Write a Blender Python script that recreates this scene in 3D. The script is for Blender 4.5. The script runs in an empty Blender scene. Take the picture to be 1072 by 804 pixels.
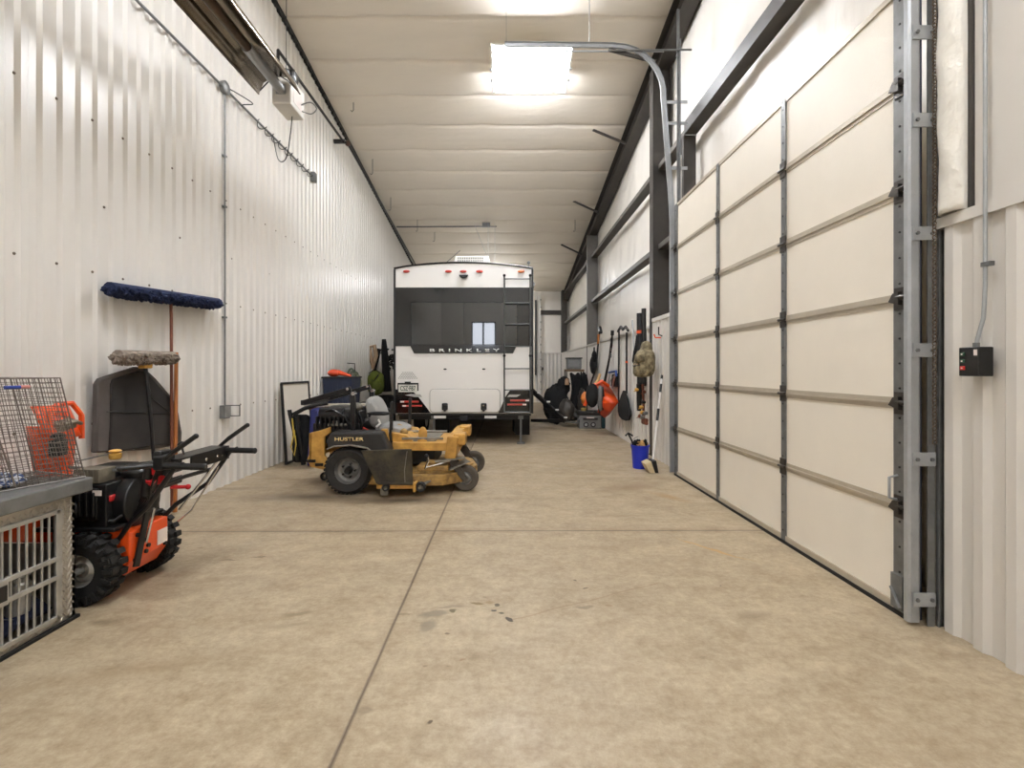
import bpy, bmesh, math, random
from mathutils import Vector, Matrix
R_ = math.radians
random.seed(7)
F, CX, CY, H = 528.0, 530.0, 387.0, 1.32          # focal length in px, vanishing point, eye height
scene = bpy.context.scene
COL = scene.collection

# ---------------------------------------------------------------- camera
cam_d = bpy.data.cameras.new('camera')
cam_d.sensor_width = 36.0
cam_d.lens = 36.0 * F / 1072.0
cam_d.shift_x = (536.0 - CX) / 1072.0
cam_d.shift_y = -(402.0 - CY) / 1072.0
cam_d.clip_start = 0.05
cam = bpy.data.objects.new('camera', cam_d)
cam.location = (0, 0, H)
cam.rotation_euler = (R_(90), 0, 0)
COL.objects.link(cam)
scene.camera = cam

# ---------------------------------------------------------------- world, exposure, lamp strength
LAMP_STRENGTH = 105.0
EXPOSURE = 0.97
world = bpy.data.worlds.new('world')
scene.world = world
world.use_nodes = True
bgn = world.node_tree.nodes['Background']
bgn.inputs[0].default_value = (0.80, 0.90, 1.0, 1)
bgn.inputs[1].default_value = 3.0
scene.view_settings.view_transform = 'Standard'
scene.view_settings.look = 'None'
scene.view_settings.exposure = EXPOSURE
scene.view_settings.gamma = 1.0
scene.view_settings.use_curve_mapping = False
try:
    scene.cycles.max_bounces = 12
    scene.cycles.diffuse_bounces = 8
    scene.cycles.sample_clamp_indirect = 8.0
except Exception:
    pass

# ---------------------------------------------------------------- materials
def lin(c):
    o = []
    for v in c:
        v /= 255.0
        o.append(v / 12.92 if v <= 0.04045 else ((v + 0.055) / 1.055) ** 2.4)
    return (o[0], o[1], o[2], 1.0)

def M(name, col, rough=0.5, metal=0.0, var=0.0, scale=6.0, bump=0.0, bscale=40.0, spec=0.5, coat=0.0, emit=None, col2=None, stretch=(1, 1, 1), alpha=1.0):
    m = bpy.data.materials.new(name)
    m.use_nodes = True
    nt = m.node_tree
    b = nt.nodes['Principled BSDF']
    b.inputs['Base Color'].default_value = lin(col)
    b.inputs['Roughness'].default_value = rough
    b.inputs['Metallic'].default_value = metal
    b.inputs['Specular IOR Level'].default_value = spec
    b.inputs['Coat Weight'].default_value = coat
    b.inputs['Alpha'].default_value = alpha
    if emit:
        b.inputs['Emission Color'].default_value = lin(emit[0])
        b.inputs['Emission Strength'].default_value = emit[1]
    if var > 0 or bump > 0 or col2:
        tc = nt.nodes.new('ShaderNodeTexCoord')
        mp = nt.nodes.new('ShaderNodeMapping')
        mp.inputs['Scale'].default_value = stretch
        nt.links.new(tc.outputs['Object'], mp.inputs[0])
        if var > 0 or col2:
            n = nt.nodes.new('ShaderNodeTexNoise')
            n.inputs['Scale'].default_value = scale
            n.inputs['Detail'].default_value = 5
            n.inputs['Roughness'].default_value = 0.6
            nt.links.new(mp.outputs[0], n.inputs['Vector'])
            r = nt.nodes.new('ShaderNodeValToRGB')
            c = lin(col)
            d = lin(col2) if col2 else tuple(max(0, x * (1 - var)) for x in c[:3]) + (1,)
            r.color_ramp.elements[0].position = 0.35
            r.color_ramp.elements[1].position = 0.65
            r.color_ramp.elements[0].color = d
            r.color_ramp.elements[1].color = c
            nt.links.new(n.outputs[0], r.inputs[0])
            nt.links.new(r.outputs[0], b.inputs['Base Color'])
        if bump > 0:
            n2 = nt.nodes.new('ShaderNodeTexNoise')
            n2.inputs['Scale'].default_value = bscale
            n2.inputs['Detail'].default_value = 4
            nt.links.new(mp.outputs[0], n2.inputs['Vector'])
            bp = nt.nodes.new('ShaderNodeBump')
            bp.inputs['Strength'].default_value = bump
            bp.inputs['Distance'].default_value = 0.02
            nt.links.new(n2.outputs[0], bp.inputs['Height'])
            nt.links.new(bp.outputs[0], b.inputs['Normal'])
    return m

m_wall = M('painted_wall_metal', (226, 223, 217), 0.30, 0, 0.05, 1.2, 0.0, spec=0.5)
m_wains = M('painted_wainscot_metal', (218, 214, 207), 0.36, 0, 0.05, 1.5)
m_insul = M('vinyl_insulation', (236, 231, 222), 0.38, 0, 0.05, 2.0, 0.5, 5.0, stretch=(1, 1, 0.3))
m_quilt = M('ceiling_insulation', (230, 222, 208), 0.6, 0, 0.06, 1.5, 0.35, 9.0, stretch=(0.3, 1, 1))
m_steel = M('primer_steel', (62, 57, 52), 0.55, 0.0, 0.18, 8.0)
m_steel_l = M('steel_grey', (98, 94, 88), 0.5, 0.0, 0.12, 8.0)
m_galv = M('galvanised_steel', (176, 179, 181), 0.36, 0.45, 0.15, 9.0)
m_galv_d = M('dull_galvanised_steel', (126, 127, 126), 0.45, 0.45, 0.25, 12.0)
m_door = M('cream_door_panel', (238, 231, 217), 0.5, 0, 0.03, 3.0, 0.12, 160.0)
m_rubber = M('black_rubber', (22, 21, 20), 0.75, 0, 0.2, 30)
m_tyre = M('tyre_rubber', (38, 35, 32), 0.8, 0, 0.3, 20)
m_black = M('black_paint', (17, 17, 18), 0.38, 0, 0.1, 10)
m_blackp = M('black_plastic', (24, 24, 25), 0.55)
m_blackm = M('black_fabric', (20, 20, 21), 0.95, 0, 0.3, 25)
m_white = M('white_gelcoat', (232, 230, 226), 0.3, 0, 0.02, 2, coat=0.2)
m_chrome = M('chrome', (215, 215, 215), 0.15, 1.0)
m_alu = M('aluminium', (190, 189, 184), 0.35, 0.6, 0.18, 14)
m_orange = M('orange_paint', (238, 84, 22), 0.35, 0, 0.08, 6, coat=0.3)
m_yellow = M('yellow_paint', (205, 158, 74), 0.5, 0, 0.0, 9, col2=(168, 124, 56))
m_wood = M('orange_wood', (170, 104, 48), 0.5, 0, 0.25, 14, stretch=(8, 8, 0.6))
m_woodr = M('red_brown_wood', (116, 62, 40), 0.5, 0, 0.3, 14, stretch=(8, 8, 0.6))
m_galv_l = M('bright_galvanised_rail', (176, 172, 164), 0.35, 0.55, 0.15, 9)
m_rail = M('pale_rail', (196, 186, 168), 0.4, 0.35, 0.1, 9)
m_hinge = M('hinge_steel', (84, 80, 76), 0.4, 0.7, 0.3, 20)
m_blued = M('blued_steel', (66, 72, 92), 0.3, 0.8)
m_ladder = M('grey_ladder_tube', (92, 94, 94), 0.35, 0.6)
m_glow_dim = M('dimmed_fluorescent_tube', (255, 250, 240), 0.4, emit=((245, 248, 255), LAMP_STRENGTH * 0.30))  # weaker tubes for the added far fixture
m_glow = M('fluorescent_tube', (255, 250, 240), 0.4, emit=((245, 248, 255), LAMP_STRENGTH))

# ---------------------------------------------------------------- mesh helper
class MB:
    def __init__(s):
        s.v, s.f, s.m = [], [], []
    def add(s, vs, fs, mi=0):
        o = len(s.v)
        s.v += [tuple(v) for v in vs]
        for f in fs:
            s.f.append(tuple(o + i for i in f)); s.m.append(mi)
        return s
    def box(s, c, d, rot=None, mi=0, taper=1.0):
        hx, hy, hz = d[0] / 2, d[1] / 2, d[2] / 2
        vs = []
        for z in (-1, 1):
            k = taper if z > 0 else 1.0
            for x, y in ((-1, -1), (1, -1), (1, 1), (-1, 1)):
                vs.append(Vector((x * hx * k, y * hy * k, z * hz)))
        if rot:
            mt = Matrix.Rotation(R_(rot[2]), 3, 'Z') @ Matrix.Rotation(R_(rot[1]), 3, 'Y') @ Matrix.Rotation(R_(rot[0]), 3, 'X')
            vs = [mt @ v for v in vs]
        vs = [v + Vector(c) for v in vs]
        return s.add(vs, [(3, 2, 1, 0), (4, 5, 6, 7), (0, 1, 5, 4), (1, 2, 6, 5), (2, 3, 7, 6), (3, 0, 4, 7)], mi)
    def b2(s, a, b, mi=0):
        return s.box([(a[i] + b[i]) / 2 for i in range(3)], [abs(a[i] - b[i]) for i in range(3)], mi=mi)
    def bar(s, p0, p1, w, h, up=(0, 0, 1), mi=0):
        p0, p1 = Vector(p0), Vector(p1)
        d = (p1 - p0).normalized(); u = Vector(up)
        if abs(d.dot(u)) > 0.98: u = Vector((1, 0, 0))
        r = d.cross(u).normalized(); u = r.cross(d).normalized()
        vs = []
        for p in (p0, p1):
            for a, b in ((-1, -1), (1, -1), (1, 1), (-1, 1)):
                vs.append(p + r * a * w / 2 + u * b * h / 2)
        return s.add(vs, [(0, 1, 2, 3), (7, 6, 5, 4), (0, 4, 5, 1), (1, 5, 6, 2), (2, 6, 7, 3), (3, 7, 4, 0)], mi)
    def tube(s, pts, r, n=8, mi=0, cap=True, closed=False):
        pts = [Vector(p) for p in pts]
        if not hasattr(r, '__len__'): r = [r] * len(pts)
        N = len(pts); rings = []; prev = None
        for i, p in enumerate(pts):
            if closed:
                t = (pts[(i + 1) % N] - pts[i - 1]).normalized()
            else:
                t = (pts[min(i + 1, N - 1)] - pts[max(i - 1, 0)]).normalized()
            if prev is None:
                a = Vector((0, 0, 1)) if abs(t.z) < 0.9 else Vector((1, 0, 0))
                u = t.cross(a).normalized()
            else:
                u = (prev - t * prev.dot(t))
                u = u.normalized() if u.length > 1e-6 else t.orthogonal().normalized()
            prev = u; w = t.cross(u)
            rings.append([p + (u * math.cos(2 * math.pi * k / n) + w * math.sin(2 * math.pi * k / n)) * r[i] for k in range(n)])
        vs = [v for g in rings for v in g]; fs = []
        last = N if closed else N - 1
        for i in range(last):
            j = (i + 1) % N
            for k in range(n):
                fs.append((i * n + k, i * n + (k + 1) % n, j * n + (k + 1) % n, j * n + k))
        if cap and not closed:
            fs.append(tuple(range(n - 1, -1, -1))); fs.append(tuple((N - 1) * n + k for k in range(n)))
        return s.add(vs, fs, mi)
    def lathe(s, prof, c, axis='Z', n=24, mi=0, cap=True):
        """prof: list of (radius, height along the axis)"""
        vs = []
        for r, h in prof:
            for k in range(n):
                a = 2 * math.pi * k / n; x, y = r * math.cos(a), r * math.sin(a)
                v = {'Z': (x, y, h), 'Y': (x, h, -y), 'X': (h, x, y)}[axis]
                vs.append(Vector(v) + Vector(c))
        fs = []
        for i in range(len(prof) - 1):
            for k in range(n):
                fs.append((i * n + k, i * n + (k + 1) % n, (i + 1) * n + (k + 1) % n, (i + 1) * n + k))
        if cap:
            fs.append(tuple(range(n - 1, -1, -1))); fs.append(tuple((len(prof) - 1) * n + k for k in range(n)))
        return s.add(vs, fs, mi)
    def prism(s, poly, axis, a, b, mi=0):
        """poly in the plane normal to axis: Y -> (x,z), X -> (y,z), Z -> (x,y)"""
        def P(p, t): return {'Y': (p[0], t, p[1]), 'X': (t, p[0], p[1]), 'Z': (p[0], p[1], t)}[axis]
        n = len(poly)
        vs = [P(p, a) for p in poly] + [P(p, b) for p in poly]
        fs = [tuple(range(n)), tuple(range(2 * n - 1, n - 1, -1))] + [(i, n + i, n + (i + 1) % n, (i + 1) % n) for i in range(n)]
        return s.add(vs, fs, mi)
    def ball(s, c, r, n=12, m=8, mi=0, jit=0.0, rot=0, e=1.0):
        if not hasattr(r, '__len__'): r = (r, r, r)
        vs = []; mt = Matrix.Rotation(R_(rot), 3, 'Z')
        for i in range(m + 1):
            t = math.pi * i / m
            for k in range(n):
                a = 2 * math.pi * k / n
                q = 1 + (random.uniform(-jit, jit) if jit else 0)
                pw = lambda w: math.copysign(abs(w) ** e, w)
                v = mt @ Vector((r[0] * pw(math.sin(t)) * pw(math.cos(a)) * q, r[1] * pw(math.sin(t)) * pw(math.sin(a)) * q, r[2] * pw(math.cos(t)) * q))
                vs.append(v + Vector(c))
        fs = [(i * n + k, (i + 1) * n + k, (i + 1) * n + (k + 1) % n, i * n + (k + 1) % n) for i in range(m) for k in range(n)]
        return s.add(vs, fs, mi)
    def grid(s, fn, nu, nv, mi=0):
        vs = [fn(i / nu, j / nv) for i in range(nu + 1) for j in range(nv + 1)]
        fs = [(i * (nv + 1) + j, (i + 1) * (nv + 1) + j, (i + 1) * (nv + 1) + j + 1, i * (nv + 1) + j + 1) for i in range(nu) for j in range(nv)]
        return s.add(vs, fs, mi)
    def torus(s, c, R, r, axis='Y', n=24, k=8, mi=0):
        pts = []
        for i in range(n):
            a = 2 * math.pi * i / n; x, y = R * math.cos(a), R * math.sin(a)
            pts.append(Vector({'Z': (x, y, 0), 'Y': (x, 0, y), 'X': (0, x, y)}[axis]) + Vector(c))
        return s.tube(pts, r, k, mi, closed=True)
    def build(s, name, mats, parent=None, smooth=True, bevel=0.0, loc=None, angle=38, thick=0.0, subsurf=0):
        if not isinstance(mats, (list, tuple)): mats = [mats]
        if parent is not None:
            L = Vector(parent['_w']) if '_w' in parent else Vector((0, 0, 0))
        else:
            L = Vector(loc) if loc is not None else Vector((0, 0, 0))
        me = bpy.data.meshes.new(name)
        me.from_pydata([tuple(Vector(v) - L) for v in s.v], [], s.f)
        me.validate()
        bm = bmesh.new(); bm.from_mesh(me)
        bmesh.ops.remove_doubles(bm, verts=bm.verts, dist=1e-5)
        bmesh.ops.recalc_face_normals(bm, faces=bm.faces)
        bm.to_mesh(me); bm.free()
        for m in mats: me.materials.append(m)
        if len(me.polygons) == len(s.m):
            for p, mi in zip(me.polygons, s.m): p.material_index = mi
        if smooth:
            for p in me.polygons: p.use_smooth = True
            me.set_sharp_from_angle(angle=R_(angle))
        o = bpy.data.objects.new(name, me)
        COL.objects.link(o)
        if parent is not None:
            o.parent = parent; o['_w'] = list(L)
        else:
            o.location = L; o['_w'] = list(L)
        if thick:
            md = o.modifiers.new('solid', 'SOLIDIFY'); md.thickness = thick; md.offset = 0
        if subsurf:
            md = o.modifiers.new('sub', 'SUBSURF'); md.levels = subsurf; md.render_levels = subsurf
        if bevel:
            md = o.modifiers.new('bevel', 'BEVEL'); md.width = bevel; md.segments = 2; md.limit_method = 'ANGLE'; md.angle_limit = R_(40)
        return o

def tag(o, label=None, cat=None, group=None, kind=None):
    if label: o['label'] = label
    if cat: o['category'] = cat
    if group: o['group'] = group
    if kind: o['kind'] = kind
    return o

def T(name, label, cat, loc, group=None, kind=None):
    o = bpy.data.objects.new(name, None)
    o.empty_display_size = 0.1
    o.location = loc; o['_w'] = list(loc)
    COL.objects.link(o)
    return tag(o, label, cat, group, kind)

def dup(root, off, label=None):
    kids = {}
    for o in list(COL.objects):
        if o.parent: kids.setdefault(o.parent.name, []).append(o)
    def rec(o, par):
        c = o.copy(); COL.objects.link(c)
        if par is not None: c.parent = par
        for k in kids.get(o.name, []): rec(k, c)
        return c
    r = rec(root, None)
    r.location = Vector(root.location) + Vector(off)
    if label: r['label'] = label
    return r

def text(body, name, mat, parent, origin, xdir, zdir, height, width=None, depth=0.002, label=None, track=1.0):
    cu = bpy.data.curves.new(name, 'FONT')
    cu.body = body; cu.size = 1.0; cu.extrude = 0.0; cu.align_x = 'CENTER'; cu.align_y = 'CENTER'; cu.offset = 0.012; cu.space_character = track
    o = bpy.data.objects.new(name, cu); COL.objects.link(o)
    bpy.context.view_layer.update()
    me = bpy.data.meshes.new_from_object(o.evaluated_get(bpy.context.evaluated_depsgraph_get()))
    COL.objects.unlink(o); bpy.data.objects.remove(o)
    xs = [v.co.x for v in me.vertices]; ys = [v.co.y for v in me.vertices]
    sx = (width / (max(xs) - min(xs))) if width else height / (max(ys) - min(ys)); sy = height / (max(ys) - min(ys))
    mx, my = (max(xs) + min(xs)) / 2, (max(ys) + min(ys)) / 2
    L = Vector(parent['_w']); X, Z = Vector(xdir).normalized(), Vector(zdir).normalized()
    for v in me.vertices:
        v.co = Vector(origin) + X * (v.co.x - mx) * sx + Z * (v.co.y - my) * sy - L
    me.materials.clear(); me.materials.append(mat)
    t = bpy.data.objects.new(name, me); COL.objects.link(t); t.parent = parent; t['_w'] = list(L)
    md = t.modifiers.new('solid', 'SOLIDIFY'); md.thickness = depth; md.offset = 0
    if label: t['label'] = label
    return t

def smooth(P, n=6):
    P = [Vector(p) for p in P]; out = []
    for i in range(len(P) - 1):
        a, b, c, d = P[max(i - 1, 0)], P[i], P[i + 1], P[min(i + 2, len(P) - 1)]
        for k in range(n):
            t = k / n
            out.append(.5 * ((2 * b) + (c - a) * t + (2 * a - 5 * b + 4 * c - d) * t * t + (3 * b - a - 3 * c + d) * t ** 3))
    return out + [P[-1]]
def pt(px, py, Y):            # photo pixel at depth Y -> point in the room
    return Vector(((px - CX) * Y / F, Y, H + (CY - py) * Y / F))
def ceil_z(y): return 7.47 - 0.145 * y
def arc(c, r, a0, a1, n, u, w):
    c, u, w = Vector(c), Vector(u), Vector(w)
    return [c + u * r * math.cos(R_(a0 + (a1 - a0) * i / n)) + w * r * math.sin(R_(a0 + (a1 - a0) * i / n)) for i in range(n + 1)]

XL, XR, XI, YB, YF = -3.22, 2.24, 2.55, -7.0, 20.5
# ================================================================ STRUCTURE
# ---- floor
def floor_material():
    m = bpy.data.materials.new('stained_concrete'); m.use_nodes = True
    nt = m.node_tree; N, L = nt.nodes, nt.links
    b = N['Principled BSDF']; b.inputs['Roughness'].default_value = 0.5; b.inputs['Specular IOR Level'].default_value = 0.4
    tc = N.new('ShaderNodeTexCoord'); P = tc.outputs['Object']
    def noise(sc, det, rough=0.6, vec=P, dist=0.0):
        n = N.new('ShaderNodeTexNoise'); n.inputs['Scale'].default_value = sc; n.inputs['Detail'].default_value = det
        n.inputs['Roughness'].default_value = rough; n.inputs['Distortion'].default_value = dist; L.new(vec, n.inputs['Vector']); return n.outputs[0]
    def ramp(v, a, b_, c0, c1):
        r = N.new('ShaderNodeValToRGB'); r.color_ramp.elements[0].position = a; r.color_ramp.elements[1].position = b_
        r.color_ramp.elements[0].color = c0; r.color_ramp.elements[1].color = c1; L.new(v, r.inputs[0]); return r.outputs[0]
    def mix(f, a, b_, mode='MIX'):
        x = N.new('ShaderNodeMix'); x.data_type = 'RGBA'; x.blend_type = mode
        if isinstance(f, float): x.inputs[0].default_value = f
        else: L.new(f, x.inputs[0])
        for i, q in ((6, a), (7, b_)):
            if isinstance(q, tuple): x.inputs[i].default_value = q
            else: L.new(q, x.inputs[i])
        return x.outputs[2]
    def mth(op, a, b_=None, clamp=False):
        x = N.new('ShaderNodeMath'); x.operation = op; x.use_clamp = clamp
        for i, q in ((0, a), (1, b_)):
            if q is None: continue
            if isinstance(q, (int, float)): x.inputs[i].default_value = q
            else: L.new(q, x.inputs[i])
        return x.outputs[0]
    G = lambda v: (v, v, v, 1)
    mp = N.new('ShaderNodeMapping'); mp.inputs['Rotation'].default_value = (0, 0, 0.4); mp.inputs['Scale'].default_value = (0.6, 1.6, 1); L.new(P, mp.inputs[0])
    base = ramp(noise(0.9, 8, 0.62, mp.outputs[0], 0.6), 0.34, 0.68, lin((150, 132, 104)), lin((180, 164, 137)))
    base = mix(0.42, base, ramp(noise(5, 10, 0.8), 0.38, 0.64, lin((122, 105, 80)), lin((200, 186, 160))))
    base = mix(ramp(noise(2.4, 5, 0.6, P, 1.2), 0.56, 0.74, G(0), G(0.55)), base, lin((130, 107, 76)))
    base = mix(ramp(noise(55, 3, 0.6), 0.62, 0.75, G(0), G(0.35)), base, lin((110, 92, 68)))
    base = mix(ramp(noise(1.7, 4, 0.5, mp.outputs[0], 0.8), 0.60, 0.75, G(0), G(0.45)), base, lin((198, 183, 156)))
    st2 = N.new('ShaderNodeMapping'); st2.inputs['Rotation'].default_value = (0, 0, -0.5); st2.inputs['Scale'].default_value = (1.0, 5.0, 1); L.new(P, st2.inputs[0])
    base = mix(ramp(noise(3.0, 6, 0.7, st2.outputs[0], 0.4), 0.52, 0.68, G(0), G(0.35)), base, lin((128, 108, 80)))
    base = mix(0.28, base, ramp(noise(24, 8, 0.8), 0.36, 0.64, lin((116, 98, 74)), lin((208, 194, 168))))
    # warped position for stains and the painted mower shade
    nz = N.new('ShaderNodeTexNoise'); nz.inputs['Scale'].default_value = 9; nz.inputs['Detail'].default_value = 3; L.new(P, nz.inputs['Vector'])
    vm = N.new('ShaderNodeVectorMath'); vm.operation = 'MULTIPLY_ADD'; L.new(nz.outputs[1], vm.inputs[0]); vm.inputs[1].default_value = (0.09, 0.09, 0)
    L.new(P, vm.inputs[2]); W = vm.outputs[0]
    def stain_or_shade(cx, cy, rx, ry, rot, col, strength, soft=0.35, warp=True):
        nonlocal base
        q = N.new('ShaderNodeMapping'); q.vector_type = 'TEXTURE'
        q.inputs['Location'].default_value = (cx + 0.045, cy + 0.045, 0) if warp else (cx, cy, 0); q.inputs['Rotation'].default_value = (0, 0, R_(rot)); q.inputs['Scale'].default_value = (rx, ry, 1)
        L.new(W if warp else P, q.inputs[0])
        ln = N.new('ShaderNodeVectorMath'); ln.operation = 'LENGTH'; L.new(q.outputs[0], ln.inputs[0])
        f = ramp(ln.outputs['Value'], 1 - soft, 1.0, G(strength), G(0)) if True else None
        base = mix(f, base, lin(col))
    for px, py, rx, ry, rot, col, st, so in (
        (534, 649, .035, .022, -50, (52, 42, 20), .95, .3), (526, 642, .02, .02, 0, (58, 48, 24), .9, .3), (519, 638, .02, .016, 0, (40, 34, 18), .95, .3), (520, 633, .018, .012, 0, (60, 46, 22), .9, .3),
        (499, 632, .05, .015, 0, (112, 92, 48), .85, .4), (512, 631, .03, .014, 0, (130, 104, 60), .6, .4), (475, 639, .025, .018, 0, (92, 82, 54), .9, .4), (508, 625, .016, .010, 0, (100, 80, 45), .8, .4),
        (455, 643, .10, .045, 20, (118, 110, 94), .7, .5), (447, 655, .05, .07, 0, (124, 116, 100), .7, .5), (470, 635, .09, .02, 0, (126, 114, 96), .6, .5),
        (425, 643, .06, .012, 0, (120, 104, 80), .6, .5), (310, 643, .12, .03, 10, (126, 112, 86), .7, .6), (305, 655, .12, .03, 10, (130, 116, 92), .5, .6),
        (240, 586, .09, .008, 0, (84, 68, 46), .85, .4), (270, 583, .08, .008, 0, (90, 74, 52), .8, .4), (614, 616, .022, .012, 0, (92, 74, 52), .8, .4), (612, 635, .05, .02, 0, (122, 108, 88), .7, .5),
        (637, 634, .02, .01, 0, (128, 98, 62), .7, .5), (470, 663, .018, .014, 0, (96, 80, 56), .8, .4), (482, 690, .02, .012, 0, (140, 112, 82), .7, .4), (448, 696, .018, .01, 0, (120, 100, 76), .6, .4),
        (600, 607, .012, .008, 0, (70, 58, 40), .8, .4), (756, 612, .008, .008, 0, (40, 34, 24), .9, .4), (385, 742, .05, .03, 0, (120, 106, 86), .6, .5), (450, 754, .015, .012, 0, (70, 54, 28), .9, .4),
        (108, 652, .10, .05, 0, (104, 90, 68), .6, .7), (215, 608, .5, .06, 12, (136, 118, 92), .45, .9), (330, 520, .9, .24, 4, (70, 57, 42), .75, .9), (420, 524, .8, .16, 0, (66, 54, 40), .8, .9), (240, 512, .5, .10, 8, (96, 80, 58), .5, .9),  # the wide soft patches at the mower paint its floor shadow
        (660, 510, .6, .20, 30, (126, 100, 66), .6, .9), (700, 520, .35, .10, -60, (164, 126, 70), .55, .9), (745, 575, .35, .02, -52, (186, 146, 84), .75, .6), (650, 540, .45, .03, 0, (132, 108, 74), .5, .9),
        (790, 645, .16, .07, 20, (120, 104, 80), .55, .8), (430, 560, .5, .06, 10, (150, 132, 106), .45, .9), (150, 700, .7, .08, 20, (140, 120, 92), .4, .9)):
        g = pt(px, py, F * H / (py - CY)); stain_or_shade(g.x, g.y, rx, ry, rot, col, st, so)
    def line_at(out, pos, w, amp=1.0):
        d = mth('ABSOLUTE', mth('SUBTRACT', out, pos))
        return mth('MULTIPLY', mth('SUBTRACT', 1.0, mth('DIVIDE', d, w), True), amp)
    sx = N.new('ShaderNodeSeparateXYZ'); L.new(P, sx.inputs[0]); X, Y = sx.outputs[0], sx.outputs[1]
    skew = mth('ADD', Y, mth('MULTIPLY', X, -0.006))
    jl = mth('MAXIMUM', line_at(X, -0.585, 0.012), line_at(skew, 4.13, 0.014))
    for yy in (-1.0, 9.2, 14.3): jl = mth('MAXIMUM', jl, line_at(skew, yy, 0.014))
    halo = mth('MAXIMUM', line_at(X, -0.585, 0.06, .3), line_at(skew, 4.13, 0.09, .4))
    # thin crack running to the right of the oil spots
    a = pt(536, 649, F * H / 262.0); c2 = pt(690, 610, F * H / 223.0)
    k = (c2.y - a.y) / (c2.x - a.x)
    wob = mth('MULTIPLY', noise(5, 3), 0.05)
    cr = line_at(mth('ADD', mth('SUBTRACT', Y, mth('MULTIPLY', X, k)), wob), a.y - k * a.x + 0.025, 0.010)
    cr = mth('MULTIPLY', cr, mth('MULTIPLY', mth('GREATER_THAN', X, a.x), mth('LESS_THAN', X, c2.x)))
    base = mix(mth('MULTIPLY', halo, 0.5), base, lin((120, 100, 76)))
    base = mix(mth('MULTIPLY', cr, 0.5), base, lin((126, 98, 70)))
    base = mix(jl, base, lin((84, 68, 52)))
    L.new(base, b.inputs['Base Color'])
    L.new(ramp(noise(3, 4), 0.3, 0.7, G(0.36), G(0.58)), b.inputs['Roughness'])
    bp = N.new('ShaderNodeBump'); bp.inputs['Strength'].default_value = 0.15; bp.inputs['Distance'].default_value = 0.01
    L.new(mth('SUBTRACT', noise(60, 4), mth('MULTIPLY', jl, 2.0)), bp.inputs['Height']); L.new(bp.outputs[0], b.inputs['Normal'])
    return m
MB().b2((XL - .3, YB - .2, -0.15), (3.0, YF + .2, 0)).build('floor', floor_material(), smooth=False)['kind'] = 'structure'

# ---- ceiling: quilted insulation between purlins, falling towards the far end
def ceiling():
    mb = MB()
    ys, step, sub = 8.11, 0.826, 6
    k0 = int((YB - ys) / step) - 1; k1 = int((YF - ys) / step) + 1
    rows = []
    for k in range(k0, k1 + 1):
        for t in (0, .035, .10, .28, .5, .72, .90, .965):
            rows.append((ys + (k + t) * step, math.sin(math.pi * t)))
    cols = []
    for k in range(-2, 3):
        for j in range(6):
            x = -0.457 + (k + j / 6) * 1.5; cols.append((x, math.sin(math.pi * j / 6)))
    cols = [(XL - .1, 0.5)] + [c for c in cols if XL < c[0] < XI] + [(XI + .15, 0.5)]
    random.seed(3)
    amp = {}
    vs = []
    for (y, a) in rows:
        for (x, b) in cols:
            kk = (int((y - ys + 100 * step) / step + 1e-6), int((x + .457 + 30) / 1.5 + 1e-6))
            am = amp.setdefault(kk, random.uniform(0.030, 0.048))
            vs.append((x, y, ceil_z(y) - am * (a ** 0.45) - 0.022 * (b ** 0.3) * (1 if a > 0.01 else 0) + 0.02))
    n = len(cols)
    fs = [(i * n + j, (i + 1) * n + j, (i + 1) * n + j + 1, i * n + j + 1) for i in range(len(rows) - 1) for j in range(n - 1)]
    mb.add(vs, fs)
    o = mb.build('ceiling', m_quilt, angle=80); o['kind'] = 'structure'
    md = o.modifiers.new('solid', 'SOLIDIFY'); md.thickness = 0.12; md.offset = 1.0
ceiling()

# ---- ribbed sheet metal
def ribbed(name, mat, fixed, axis, a, b, z0, ztop, pitch=0.156, depth=0.02, phase=0.0, inward=1, screws=None, frac=(0.30, 0.16), thick=0.02):
    """sheet in the plane axis=fixed running a..b along the other axis; ribs stand inward"""
    mb = MB(); pts = []
    k = math.floor((a - phase) / pitch)
    f0, sl = frac
    while phase + k * pitch < b:
        s0 = phase + k * pitch
        for t, d in ((0.0, 0), (1 - f0 - 2 * sl, 0), (1 - f0 - sl, 1), (1 - sl, 1)):
            s = s0 + t * pitch
            if a <= s <= b: pts.append((s, d))
        k += 1
    pts = [(a, pts[0][1])] + pts + [(b, pts[-1][1])]
    def V(s, d, z):
        q = fixed + inward * d * depth
        return (q, s, z) if axis == 'X' else (s, q, z)
    zt = ztop if callable(ztop) else (lambda s: ztop)
    zs = [0, 0.5, 1]
    vs = []
    for s, d in pts:
        for q in zs: vs.append(V(s, d, z0 + (zt(s) - z0) * q))
    fs = [(i * 3 + j, (i + 1) * 3 + j, (i + 1) * 3 + j + 1, i * 3 + j + 1) for i in range(len(pts) - 1) for j in range(2)]
    mb.add(vs, fs)
    # back face gives the sheet thickness
    def Bk(s, z): q = fixed - inward * 0.03; return (q, s, z) if axis == 'X' else (s, q, z)
    mb.add([Bk(a, z0), Bk(b, z0), Bk(b, zt(b)), Bk(a, zt(a))], [(0, 1, 2, 3)])
    if screws:
        for (s, z) in screws:
            mb.lathe([(0.011, 0), (0.011, 0.004), (0.006, 0.005), (0.006, 0.009)], V(s, 0, z), axis=axis, n=6, mi=1)
    o = mb.build(name, [mat, m_screw], angle=20); o['kind'] = 'structure'
    return o
m_screw = M('screw_head', (110, 98, 86), 0.5, 0.3)
scr = [(2.986 + 0.312 * k, z) for k in range(-4, 30) for z in (3.26, 2.08, 0.90)] + [(3.1 + 0.312 * k, 2.62) for k in range(0, 20, 3)]
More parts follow.
